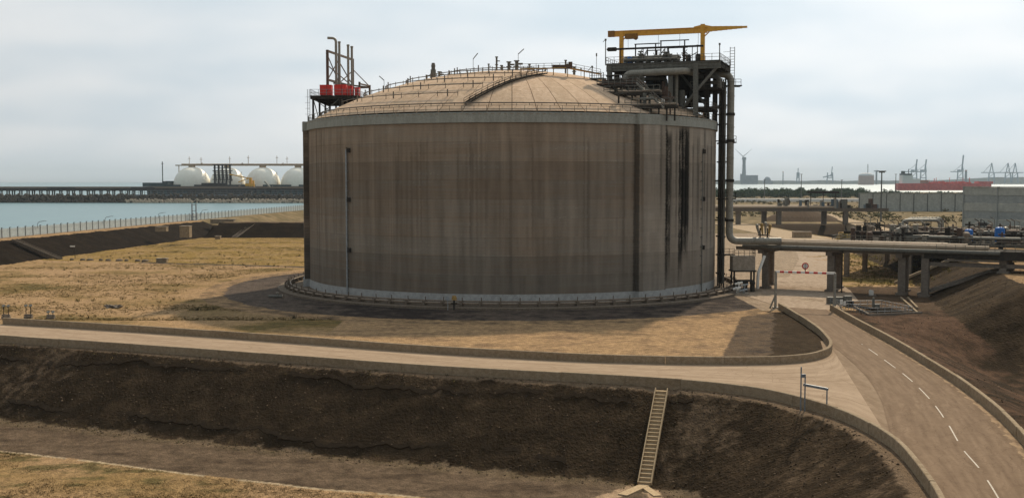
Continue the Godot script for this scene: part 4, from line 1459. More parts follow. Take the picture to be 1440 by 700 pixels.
func make_risers() -> void:
	# large pale pipe: from the platform over the rim, down the wall and out on to the bridge
	var p := thing("pipe_riser", "thick pale pipe bending over the rim and down the tank's right side", "pipe", Vector3(41.35, 0, -216))
	piped("pipe_run", [Vector3(-6.8, 40.8, -1.0), Vector3(0, 40.8, 0), Vector3(0, 9.3, 0), on_bridge(8, 9.3, 1.6) - Vector3(41.35, 0, -216)], .68, M.pipe, p, 1.7, 16)
	for y in [13.0, 20.5, 28.0, 33.0]:
		var b := MB.new()
		b.tube(Vector3(0, y, 0), Vector3(0, y + .5, 0), .84, -1, 14)
		b.bar(Vector3(0, y + .25, 0), Vector3(-3.2, y + .25, -1.2), .22)
		put("pipe_clamp", b, M.dark_steel, p)
	# pipe tower: dark lattice that carries the smaller risers
	var t := thing("pipe_tower", "narrow dark steel lattice with pipes between the tank wall and the thick pale pipe", "pipe tower", Vector3(39.75, 0, -217.2))
	for q in [[-.2, 1.0], [.9, 1.0], [.0, -1.6], [1.0, -1.6]]:
		var b := MB.new()
		b.bar(Vector3(q[0] * .7, 0, q[1]), Vector3(q[0] * .7, 40.0, q[1]), .26)
		put("tower_leg", b, M.dark_steel, t)
	for i in 11:
		var y := 3.0 + i * 3.55
		var b := MB.new()
		b.box(Vector3(.25, y, -.3), Vector3(1.3, .24, 3.2))
		put("tower_floor", b, M.dark_steel, t)
		if i % 3 == 1:
			b = MB.new()
			b.box(Vector3(1.4, y + .1, .4), Vector3(4.4 if i > 7 else 2.6, .2, 2.6))
			b.rail([Vector3(-.6, y + .2, 1.7), Vector3(3.4 if i > 7 else 2.6, y + .2, 1.7)], 1.1, 1.0, .05)
			put("landing", b, M.dark_steel, t)
	for i in 10:
		var b := MB.new()
		var y := 3.0 + i * 3.55
		b.bar(Vector3(-.6, y, 1.05), Vector3(.8, y + 3.5, 1.05), .12) if i % 2 else b.bar(Vector3(.8, y, 1.05), Vector3(-.6, y + 3.5, 1.05), .12)
		put("brace", b, M.dark_steel, t)
	for q in [[.05, 1.3, .16, "dark_steel"], [.5, 1.35, .2, "steel"], [.3, .2, .22, "dark_steel"], [.0, -.8, .2, "steel"]]:
		piped("small_riser", [Vector3(q[0], 1.2, q[1]), Vector3(q[0], 39.2, q[1]), Vector3(q[0] - 4.0, 39.4, q[1])], q[2], M[q[3]], t)
	# horizontal ties from the platform at the top
	for y in [34.6, 37.4]:
		var b := MB.new()
		b.bar(Vector3(-5.0, y, -1.0), Vector3(1.0, y, .2), .34, .5)
		put("tie_beam", b, M.steel, t)

	# pump skid and valve house at the foot
	var s := thing("valve_house", "box-shaped grey valve house on dark frame at the tank's right foot", "valve house", Vector3(43.2, 0, -213.0))
	var b := MB.new()
	b.box(Vector3(.2, 5.3, -.4), Vector3(4.2, 2.7, 3.0))
	put("casing", b, M.concrete, s)
	for q in [[-1.6, 1], [2.1, 1], [-1.6, -1.6], [2.1, -1.6]]:
		b = MB.new()
		b.bar(Vector3(q[0], -.1, q[1]), Vector3(q[0], 4.0, q[1]), .3)
		put("leg", b, M.dark_steel, s)
	b = MB.new()
	b.box(Vector3(.2, 3.85, -.3), Vector3(4.6, .25, 3.4)); b.box(Vector3(.4, 2.0, .2), Vector3(3.4, .2, 2.6))
	put("floor_frame", b, M.dark_steel, s)
	b = MB.new()
	b.rail([Vector3(-1.9, 6.65, 1.1), Vector3(2.3, 6.65, 1.1), Vector3(2.3, 6.65, -1.9)], 1.1, 1.0, .05)
	put("railing", b, M.dark_steel, s)
	for i in 3:
		b = MB.new()
		b.tube(Vector3(-.9 + i * 1.3, 0, 1.6), Vector3(-.9 + i * 1.3, 1.5, 1.6), .4, -1, 10); b.tube(Vector3(-.9 + i * 1.3, 1.5, 1.6), Vector3(-.9 + i * 1.3, 1.9, 1.6), .55, -1, 10)
		put("pump", b, M.dark_steel, s)
	piped("suction_pipe", [Vector3(3.0, .5, 0), Vector3(3.0, 3.4, .4), Vector3(4.4, 6.6, -.6)], .28, M.white, s)
	# pale valve cluster leaning on the ring main
	var v := thing("valve_cluster", "cluster of pale flanged valves at the foot of the tank's right edge", "valve", Vector3(41.6, 0, -206.5))
	for q in [[-.6, 1.0, .2, .5], [.5, .7, .6, .4], [-.2, 1.9, -.2, .38], [.9, 1.6, -.3, .3]]:
		b = MB.new()
		b.tube(Vector3(q[0] - .7, q[1], q[2]), Vector3(q[0] + .7, q[1] + .3, q[2]), q[3] * .5, -1, 9)
		b.tube(Vector3(q[0] - .1, q[1], q[2]), Vector3(q[0] + .1, q[1] + .1, q[2]), q[3], -1, 12)
		b.tube(Vector3(q[0], q[1], q[2]), Vector3(q[0], 0, q[2]), .12, -1, 7)
		put("valve", b, M.galv if q[0] > 0 else M.white, v)
	b = MB.new()
	b.box(Vector3(.1, .08, .1), Vector3(2.8, .5, 1.9))
	put("plinth", b, M.concrete, v)

func make_bridge() -> void:
	var t := thing("pipe_bridge", "concrete pipe bridge on square columns crossing the road right of the tank", "pipe bridge", Vector3(45, .7, -221), -PI / 6)
	for q in [[4.6, 0, 1.15], [17.2, 0, 1.3], [30.0, 0, 1.3], [34.2, 1.0, 1.25], [47, .5, 1.2], [3.2, -8, 1.0], [16.6, -8, 1.1], [29.0, -8, 1.1], [47, -8, 1.1], [57, -4, 1.1]]:
		var b := MB.new()
		var w: Vector3 = t.transform * Vector3(q[0], 0, q[1])
		var g := height(w.x, w.z)
		b.box(Vector3(q[0], (g - 1.2 + 6.1) * .5, q[1]), Vector3(q[2], 6.1 - g + 1.2, q[2]))
		b.box(Vector3(q[0], g - .85, q[1]), Vector3(q[2] + .7, 1.0, q[2] + .7))
		put("column", b, M.bridge, t)
	for u in [4.0, 17.0, 29.6, 34.2, 47.0]:
		var b := MB.new()
		b.box(Vector3(u, 6.55, -3.9), Vector3(1.2, .9, 10.4))
		put("crosshead", b, M.bridge, t)
	for w in [1.0, -3.9, -8.8]:
		var b := MB.new()
		b.box(Vector3(28, 7.0, w), Vector3(58, .55, .4))
		b.box(Vector3(28, 7.32, w), Vector3(58, .1, .6))
		put("long_beam", b, M.bridge if w > 0 else M.dark_steel, t)
	var b2 := MB.new()
	for i in 28: b2.bar(Vector3(.6 + i * 2.05, 7.3, -8.7), Vector3(.6 + i * 2.05, 7.3, .8), .2, .3)
	put("sleepers", b2, M.dark_steel, t)
	b2 = MB.new()
	b2.box(Vector3(29, 7.5, -3.9), Vector3(58, .1, 9.2))  # solid plate added to throw the shadow band under the bridge
	for i in 20: b2.box(Vector3(1.5 + i * 3, 7.58, -3.9), Vector3(.08, .1, 9.2))
	put("shade_plate", b2, M.dark_steel, t)
	b2 = MB.new()
	b2.box(Vector3(46.5, 7.0, 1.5), Vector3(25, 1.5, .25))
	put("fascia", b2, M.dark_steel, t)
	# lower beam of the right-hand bay and its tray
	b2 = MB.new()
	b2.box(Vector3(46, 5.2, .8), Vector3(23, .7, .6)); b2.box(Vector3(42, 6.0, 1.4), Vector3(9, .25, .5))
	put("lower_beam", b2, M.bridge, t)
	b2 = MB.new()
	b2.rail([Vector3(36, 7.6, 1.3), Vector3(57, 7.6, 1.3)], 1.1, 1.6, .05)
	put("railing", b2, M.steel, t)

	# pipes lying on the bridge
	var spec := [[.2, .48, "pipe_tan", 44, "front"], [-1.5, .36, "pipe_tan", 42, "second from the front, slim"], [-3.0, .55, "pipe_tan", 40, "third from the front, thick"], [-5.0, .42, "pipe_tan", 38, "fourth from the front"], [-6.8, .5, "pipe_tan", 36, "rearmost, joined to the back road"], [1.75, .4, "steel", 46, "dark grey one along the front edge"]]
	for q in spec:
		var p := thing("pipeline", "pale lagged pipeline lying on the pipe bridge, " + q[4], "pipe", on_bridge(.6, 8.35 if q[0] < 1.5 else 7.75, q[0]), -PI / 6, "pipelines on the bridge")
		piped("pipe_run", [Vector3(0, q[1], 0), Vector3(q[3], q[1], 0)], q[1], M[q[2]], p, -1, 14, true)
		for i in 7:
			var b := MB.new()
			b.box(Vector3(2 + i * 5.6, .02, 0), Vector3(.5, .1, q[1] * 2.2))
			put("pipe_shoe", b, M.dark_steel, p)
	# yellow-handled valve stack above the first column
	var v := thing("valve_stack", "upright valve stack with yellow actuators on the bridge above the first column", "valve", on_bridge(4.4, 8.3, .9))
	var b := MB.new()
	b.bar(Vector3(-.7, 0, 0), Vector3(-.7, 3.4, 0), .22); b.bar(Vector3(.7, 0, 0), Vector3(.7, 3.4, 0), .22); b.box(Vector3(0, 2.0, 0), Vector3(2.0, .2, 1.4)); b.box(Vector3(0, .9, .1), Vector3(1.6, .9, .8))
	put("frame", b, M.dark_steel, v)
	for i in 4:
		b = MB.new()
		b.tube(Vector3(-.9 + i * .6, 2.2, (i % 2) * .4), Vector3(-1.3 + i * .8, 3.7 + (i % 3) * .25, (i % 2) * .4), .16, .3, 8)
		b.ball(Vector3(-1.3 + i * .8, 3.9 + (i % 3) * .2, (i % 2) * .4), Vector3(.35, .25, .35), 4, 8)
		put("actuator", b, M.yellow_dull if i % 2 else M.pipe, v)

	# thin drain standpipe beside the second column
	var dp := thing("standpipe", "thin dark standpipe in front of the bridge's second column", "pipe", on_bridge(19.6, 0, 1.8))
	piped("pipe_run", [Vector3(0, -.1, 0), Vector3(0, 8.4, 0)], .13, M.dark_steel, dp)
	b = MB.new()
	b.bar(Vector3(0, 3.2, 0), Vector3(1.3, 3.8, .2), .07); b.bar(Vector3(0, 2.6, 0), Vector3(1.0, 2.6, .2), .07); b.bar(Vector3(0, 4.6, 0), Vector3(-.9, 5.0, 0), .07)
	put("side_branch", b, M.dark_steel, dp)

func make_road_furniture() -> void:
	# height bar across the road
	var a := Vector3(43.0, 0, -184.6)
	var c := Vector3(51.6, 0, -180.9)
	var t := thing("height_bar", "height limit bar with red and white stripes across the road", "barrier", a)
	var d := c - a
	var b := MB.new()
	b.bar(Vector3(0, 0, 0), Vector3(0, 6.1, 0), .36); b.box(Vector3(0, .1, 0), Vector3(.9, .2, .9))
	b.bar(Vector3(-.9, 0, .1), Vector3(0, 2.1, 0), .22)
	put("post", b, M.pipe, t)
	b = MB.new()
	b.bar(d, d + Vector3.UP * 6.0, .36); b.box(d + Vector3.UP * .1, Vector3(.9, .2, .9))
	b.bar(d + Vector3(1.2, 0, .4), d + Vector3.UP * 2.0, .14)
	put("post", b, M.pipe, t)
	for i in 14:
		b = MB.new()
		b.bar(d * (i / 14.0) + Vector3.UP * 5.95, d * ((i + 1) / 14.0) + Vector3.UP * 5.95, .3, .34)
		put("bar_stripe", b, M.paint_red if (i % 2 and i < 13) else M.white, t)
	b = MB.new()
	var mid := d * .5
	b.tube(mid + Vector3(0, 7.0, -.02), mid + Vector3(0, 7.0, .06), .55, -1, 24)
	var rim := put("sign_rim", b, M.paint_red, t)
	b = MB.new()
	b.tube(mid + Vector3(0, 7.0, .055), mid + Vector3(0, 7.0, .075), .38, -1, 24)
	put("sign_face", b, M.white, rim)
	b = MB.new()
	b.bar(mid + Vector3(0, 6.05, 0), mid + Vector3(0, 6.9, 0), .12)
	for s in [-1.0, 1.0]:
		b.bar(mid + Vector3(0, 7.0 + s * .3, .09), mid + Vector3(0, 7.0 + s * .15, .09), .13, .02)
	b.bar(mid + Vector3(-.2, 7.0, .09), mid + Vector3(.2, 7.0, .09), .1, .02)
	put("sign_bracket", b, M.dark_steel, t)
	var cd := thing("warning_plate", "small pale warning plates on a stake beside the height bar's right post", "sign", c + Vector3(1.5, 0, -1.5))
	b = MB.new()
	b.bar(Vector3.ZERO, Vector3(0, 1.4, 0), .1)
	put("stake", b, M.galv, cd)
	b = MB.new()
	b.box(Vector3(0, 1.2, .1), Vector3(.5, .8, .06)); b.box(Vector3(.5, 1.0, .2), Vector3(.35, .7, .06))
	put("plate", b, M.white, cd)

	# metal frame on the outer wall
	var f := thing("metal_frame", "thin grey goal-shaped metal frame standing beside the junction wall", "frame", Vector3(26.0, 0, -101.3))
	b = MB.new()
	b.bar(Vector3(0, -.4, 0), Vector3(0, 3.9, 0), .1); b.bar(Vector3(.34, -.4, .1), Vector3(.34, 3.35, .1), .1); b.box(Vector3(.1, 3.2, .12), Vector3(.34, .32, .16)); b.box(Vector3(0, 3.75, .02), Vector3(.1, .5, .1))
	put("post", b, M.galv_dark, f)
	b = MB.new()
	b.bar(Vector3(1.9, -.9, 1.6), Vector3(1.9, 2.35, 1.6), .1); b.box(Vector3(1.9, -.5, 1.6), Vector3(.5, .12, .5))
	put("post", b, M.galv_dark, f)
	b = MB.new()
	b.bar(Vector3(.2, 2.4, .1), Vector3(2.0, 2.25, 1.6), .16, .22)
	put("cross_bar", b, M.galv_dark, f)

	steps_down("bank_stairs", "pale narrow stairs with side strings down the dark bank in the foreground", Vector3(14.8, .0, -111.3), Vector3(11.9, -BASIN, -100.6), 1.05, 24, M.step)
	var sf := MB.new()
	sf.bar(Vector3(11.9, -BASIN - .08, -100.5), Vector3(9.6, -BASIN - .06, -97.2), .9, .35)
	sf.bar(Vector3(11.7, -BASIN - .1, -100.5), Vector3(12.6, -BASIN - .07, -96.9), .7, .35)
	tag(put("stair_landing", sf, M.step), "small splayed concrete landing at the foot of the foreground stairs", "landing")
	steps_down("dyke_stairs", "concrete double stairway down the shore dyke at the far left of the field", Vector3(-134.0, 4.9, -305.5), Vector3(-119.6, .1, -300.0), 1.6, 22, M.stone_dark)
	steps_down("dyke_stairs", "short pale stairs down the dyke behind the field beside the tank", Vector3(-97.0, 5.0, -429.0), Vector3(-101.6, 0.1, -415.0), 1.8, 20, M.pipe_tan_dull)

func steps_down(called: String, label: String, top: Vector3, bottom: Vector3, w: float, cnt: int, m: Material) -> void:
	var t := thing(called, label, "stairs", bottom)
	var d := top - bottom
	var flat := Vector3(d.x, 0, d.z)
	var turn := atan2(-flat.x, -flat.z)
	var basis := Basis(Vector3.UP, turn)
	var run := flat.length() / cnt
	var rise := d.y / cnt
	var mesh := MB.new()
	mesh.box(Vector3(0, -.2, 0), Vector3(w, .36, run * .9)); mesh.box(Vector3(0, 0, .03), Vector3(w, .07, run * .99))
	var mm := mesh.mesh()
	for i in cnt:
		var o := put("step", mm, m, t)
		o.position = flat * ((i + .5) / cnt) + Vector3.UP * (rise * (i + .5) + .12)
		o.rotation.y = turn
	for s in [-1.0, 1.0]:
		var b := MB.new()
		b.bar(basis.x * s * (w * .5 + .06) + Vector3.UP * .12, d + basis.x * s * (w * .5 + .06) + Vector3.UP * .12, .1, .42)
		put("string", b, m, t)

# ------------------------------------------------------------------ the field and the shore
func make_field() -> void:
	var t := thing("shore_fence", "long pale palisade fence along the dyke's crest by the water", "fence", Vector3(crest_x(-286) - 3.5, 5.0, -286))
	var pm := MB.new()
	var span := 4.2
	for i in 23: pm.box(Vector3(0, 1.4, -(i + .5) * span / 23.0), Vector3(.03, 2.5, .14))
	pm.box(Vector3(.03, .55, -span / 2), Vector3(.05, .08, span)); pm.box(Vector3(.03, 2.2, -span / 2), Vector3(.05, .08, span))
	var mesh := pm.mesh()
	var po := MB.new()
	po.box(Vector3(0, 1.4, 0), Vector3(.22, 3.0, .26)); po.box(Vector3(.18, 2.95, 0), Vector3(.5, .08, .1))
	var pom := po.mesh()
	var dir := Vector3(.0885, 0, -1).normalized()
	var turn := atan2(-dir.x, -dir.z)
	for i in 88:
		var p := put("post", pom, M.fence_post, t)
		p.position = dir * span * i; p.rotation.y = turn
		if i < 87:
			var o := put("panel", mesh, M.fence, t)
			o.position = dir * span * i; o.rotation.y = turn
	# lamp masts by the fence
	for q in [[-126.5, -452.0, 5.0, 6.8, "tall double pale mast by the shore fence in front of the water"]]:
		var m := thing("lamp_mast", q[4], "mast", Vector3(q[0], q[2], q[1]))
		for s in [-.8, .8]:
			var b := MB.new()
			b.tube(Vector3(s, 0, 0), Vector3(s, q[3], 0), .3, .24, 8)
			put("mast_tube", b, M.galv, m)
		var b2 := MB.new()
		for i in 3: b2.bar(Vector3(-.8, 1.5 + i * 2.4, 0), Vector3(.8, 1.5 + i * 2.4, 0), .2)
		b2.box(Vector3(0, .1, 0), Vector3(2.6, .4, 1.4))
		put("rung", b2, M.galv, m)
	rng.seed = 5
	for i in 4:
		var z := -330.0 - i * 44.0
		var m := thing("fence_lamp", "small arched lamp on the shore fence, %s along from the left" % ["first", "second", "third", "fourth"][i], "lamp", Vector3(crest_x(z) - 3.2, 7.8, z), 0.0, "lamps along the shore fence")
		var b := MB.new()
		b.path(bend([Vector3(0, -.6, 0), Vector3(0, 1.0, 0), Vector3(2.2, 1.4, 0)], .8), .07, 6)
		put("arm", b, M.fence_post, m)
		b = MB.new()
		b.box(Vector3(2.3, 1.38, 0), Vector3(.8, .12, .3))
		put("lamp_head", b, M.galv, m)
	# concrete chambers
	chamber("concrete box chamber on the crest of the shore dyke beside the fence", Vector3(-107.5, 3.0, -374), Vector3(3.2, 2.9, 3.0))
	chamber("flat concrete slab chamber on the dyke crest left of the box chamber", Vector3(-116.0, 4.9, -376), Vector3(3.6, .7, 2.4))
	chamber("small pale chamber at the foot of the dyke behind the field", Vector3(-114.4 + 9, .0, -407), Vector3(1.8, 1.0, 1.6))
	chamber("low pale chamber on the dark track across the middle of the field", Vector3(-89.5, 0, -290.0), Vector3(2.6, .9, 1.6))
	chamber("long low concrete landing on the shore dyke's crest near the tank", Vector3(-112.0, 5.0, -440), Vector3(9.0, .9, 3.0))
	# weathered grey heap in the field
	var h := thing("rubble_heap", "low grey heap of broken concrete lying in the dry field", "rubble", Vector3(-65.2, 0, -184.6))
	for i in 11:
		var b := MB.new()
		var bs := Basis.from_euler(Vector3(rng.randf_range(-.4, .4), rng.randf() * 3, rng.randf_range(-.4, .4)))
		b.box(Vector3(rng.randf_range(-1.1, 1.1), .12 + rng.randf() * .2, rng.randf_range(-.7, .7)), Vector3(rng.randf_range(.4, 1.1), .25, rng.randf_range(.3, .8)), bs)
		put("slab", b, M.bridge, h)
	# marker stones along the track
	for i in 9:
		var b := MB.new()
		var w := .55 + .2 * (i % 3)
		b.lathe(Vector3.ZERO, [Vector2(w, -.1), Vector2(w * .95, .3), Vector2(w * .6, .5), Vector2(.02, .52)], 7)
		var o := put("marker_stone", b, M.stone_dark)
		o.position = Vector3(-115.5 + i * 2.6 + (i % 2) * .5, 0, -297.4 + i * .62)
		tag(o, "dark marker stone by the dyke stairs, %s in the row" % ["first", "second", "third", "fourth", "fifth", "sixth", "seventh", "eighth", "last"][i], "stone", "marker stones by the dyke stairs")
	# valve stands near the left end of the wall
	for q in [[-76.2, -170.2, "pair of thin valve spindles near the left end of the low wall, leftmost"], [-73.0, -170.6, "pair of thin valve spindles near the left end of the low wall, middle"], [-69.4, -170.0, "pair of thin valve spindles near the left end of the low wall, rightmost and shorter"]]:
		var v := thing("valve_stand", q[2], "valve", Vector3(q[0], 0, q[1]))
		var hh := 1.9 if q[0] < -70 else 1.0
		for s in [-.35, .35]:
			var b := MB.new()
			b.tube(Vector3(s, 0, 0), Vector3(s, hh, 0), .06, -1, 6)
			var spin := put("spindle", b, M.dark_steel, v)
			b = MB.new()
			b.tube(Vector3(s, hh, -.02), Vector3(s, hh + .06, .02), .26, -1, 10)
			put("handwheel", b, M.steel, spin)
		var b2 := MB.new()
		b2.box(Vector3(0, .12, 0), Vector3(1.2, .4, .6)); b2.tube(Vector3(-.6, .5, 0), Vector3(.6, .5, 0), .14, -1, 8)
		put("valve_base", b2, M.bridge, v)
	var wp := thing("field_sign", "tiny pale sign on a stake at the foot of the dyke stairs", "sign", Vector3(-117.0, .9, -303.5))
	var b3 := MB.new()
	b3.bar(Vector3(0, -.9, 0), Vector3(0, 2.4, 0), .1)
	put("stake", b3, M.dark_steel, wp)
	b3 = MB.new()
	b3.box(Vector3(-.6, 2.4, .1), Vector3(1.3, .35, .1))
	put("plate", b3, M.white, wp)

func chamber(label: String, at: Vector3, s: Vector3) -> void:
	var t := thing("concrete_chamber", label, "chamber", at)
	var b := MB.new()
	b.box(Vector3(0, s.y * .5 - .4, 0), s + Vector3(0, .8, 0))
	var wall := put("wall", b, M.parapet, t)
	b = MB.new()
	b.box(Vector3(0, s.y + .07, 0), Vector3(s.x + .25, .14, s.z + .25)); b.box(Vector3(s.x * .2, s.y + .18, 0), Vector3(.8, .1, .8))
	put("lid", b, M.concrete, wall)

func make_sea() -> void:
	var b := MB.new()
	var out := PackedVector2Array([Vector2(-30000, 1500), Vector2(-250, 1500), Vector2(-196, 300), Vector2(-160, -200), Vector2(-121, -640), Vector2(-90, -700), Vector2(-60, -760), Vector2(260, -2300), Vector2(3400, -2300), Vector2(30000, -2300), Vector2(30000, -22000), Vector2(-30000, -22000)])
	var idx := Geometry2D.triangulate_polygon(out)
	for p in out: b.vert(Vector3(p.x, -2.0, p.y), Vector3.UP)
	for i in range(0, idx.size(), 3): b.tri(idx[i], idx[i + 1], idx[i + 2])
	var m := StandardMaterial3D.new()
	m.albedo_texture = mottle(Vector3(.05, .13, .15), Vector3(.09, .19, .2), .06, "mid", 90)
	m.uv1_triplanar = true; m.uv1_world_triplanar = true
	m.uv1_scale = Vector3(1.0 / 260, 1.0 / 260, 1.0 / 60)
	m.roughness = .3
	m.normal_enabled = true; m.normal_texture = T_wave; m.normal_scale = .35
	kind(put("sea", b, m), "structure")

	# rock breakwater with the jetty on it
	var bw := MB.new()
	bw.prism(PackedVector2Array([Vector2(-760, -1222), Vector2(-110, -1196), Vector2(-110, -1222), Vector2(-760, -1246)]), -4, 5.6)
	kind(put("breakwater_core", bw, M.rock), "structure")
	for pale in 2:
		var rk := MB.new()
		rock_shape(rk, 3 + pale)
		var mm := MultiMesh.new()
		mm.transform_format = MultiMesh.TRANSFORM_3D
		mm.mesh = rk.mesh()
		var n := 2400 if pale == 0 else 900
		mm.instance_count = n
		rng.seed = 20 + pale
		for i in n:
			var x := rng.randf_range(-740, -120) if pale == 0 else rng.randf_range(-408, -125)
			var f := rng.randf()
			if pale == 1: f = rng.randf() * .42
			var z := lerpf(-1196 - (x + 110) * -.04 * -1.0, -1206 - (x + 110) * -.04 * -1.0, 0.0)
			z = -1196.0 + (x + 110.0) * .04 + 9.0 * (1.0 - f)
			var s := rng.randf_range(1.0, 2.2) * (.8 if pale else 1.0)
			var bs := Basis.from_euler(Vector3(rng.randf() * 6, rng.randf() * 6, rng.randf() * 6)).scaled(Vector3.ONE * s)
			mm.set_instance_transform(i, Transform3D(bs, Vector3(x, lerpf(-2.2, 6.4, f), z + (1.6 if pale else 0.0))))
		var mi := MultiMeshInstance3D.new()
		mi.multimesh = mm
		mi.name = numbered("breakwater_rocks")
		mi.material_override = M.rock if pale == 0 else M.rock_pale
		add_child(mi)
		tag(mi, "dark rock armour of the breakwater below the jetty" if pale == 0 else "pale rocks at the waterline of the breakwater near the tank", "rocks")
		kind(mi, "stuff")
	var j := thing("jetty", "long dark jetty trestle on many piles above the breakwater", "jetty", Vector3(-430, 0, -1236), -.04)
	var b2 := MB.new()
	b2.box(Vector3(0, 12.4, 0), Vector3(720, 1.1, 7)); b2.box(Vector3(0, 11.2, 3.0), Vector3(720, 1.6, .6)); b2.box(Vector3(0, 11.2, -3.0), Vector3(720, 1.6, .6))
	put("deck", b2, M.jetty, j)
	var pl := MB.new()
	pl.box(Vector3(0, 4.8, 0), Vector3(1.1, 13.6, 1.1)); pl.box(Vector3(0, 4.8, -5), Vector3(1.1, 13.6, 1.1)); pl.box(Vector3(0, 11, -2.5), Vector3(1.4, 1.0, 8))
	var plm := pl.mesh()
	for i in 96:
		var o := put("pile", plm, M.jetty, j)
		o.position = Vector3(-358 + i * 7.4 + (i % 3) * .7, -.4, 2.4)
	for q in [[0, .5, .6], [0, 1.5, .5], [-2, 1.0, .7]]:
		var bb := MB.new()
		bb.tube(Vector3(-358, 13.0 + q[1], q[0]), Vector3(358, 13.0 + q[1], q[0]), q[2], -1, 6)
		put("jetty_pipe", bb, M.pipe_tan_dull, j)
	for q in [[-315, 9, 2.0], [-345, 12, 2.2], [-265, 11, 3.0], [-200, 26, 1.6], [-60, 30, 1.0], [30, 26, 1.2]]:
		var bb := MB.new()
		bb.box(Vector3(q[0], 13.0 + q[2] * .5, .5), Vector3(q[1], q[2], 5)); bb.box(Vector3(q[0] + q[1] * .2, 13.0 + q[2], 0), Vector3(q[1] * .4, q[2] * .8, 3))
		put("jetty_shed", bb, M.jetty, j)
	# fence and lights in front of the jetty's right half
	var jf := thing("jetty_fence", "row of thin fence posts on the breakwater in front of the jetty", "fence", Vector3(-270, 4.2, -1201), -.04)
	for i in 42:
		var bb := MB.new()
		bb.bar(Vector3(-140 + i * 6.8, 0, 0), Vector3(-140 + i * 6.8, 7.2, 0), .34)
		put("post", bb, M.fence_post, jf)
	var bm := MB.new()
	bm.box(Vector3(0, 4.4, -.3), Vector3(286, .3, .2)); bm.box(Vector3(0, 6.8, -.3), Vector3(286, .3, .2)); bm.box(Vector3(0, 1.6, -.3), Vector3(286, 2.0, .12))
	put("fence_rail", bm, M.galv_dark, jf)

func rock_shape(b: MB, seed_: int) -> void:
	var r := RandomNumberGenerator.new()
	r.seed = seed_
	b.ball(Vector3.ZERO, Vector3.ONE, 3, 6)
	var moved := {}
	for i in b.v.size():
		var key := "%.2f %.2f %.2f" % [b.v[i].x, b.v[i].y, b.v[i].z]
		if not moved.has(key): moved[key] = r.randf_range(.65, 1.15)
		b.v[i] *= moved[key]

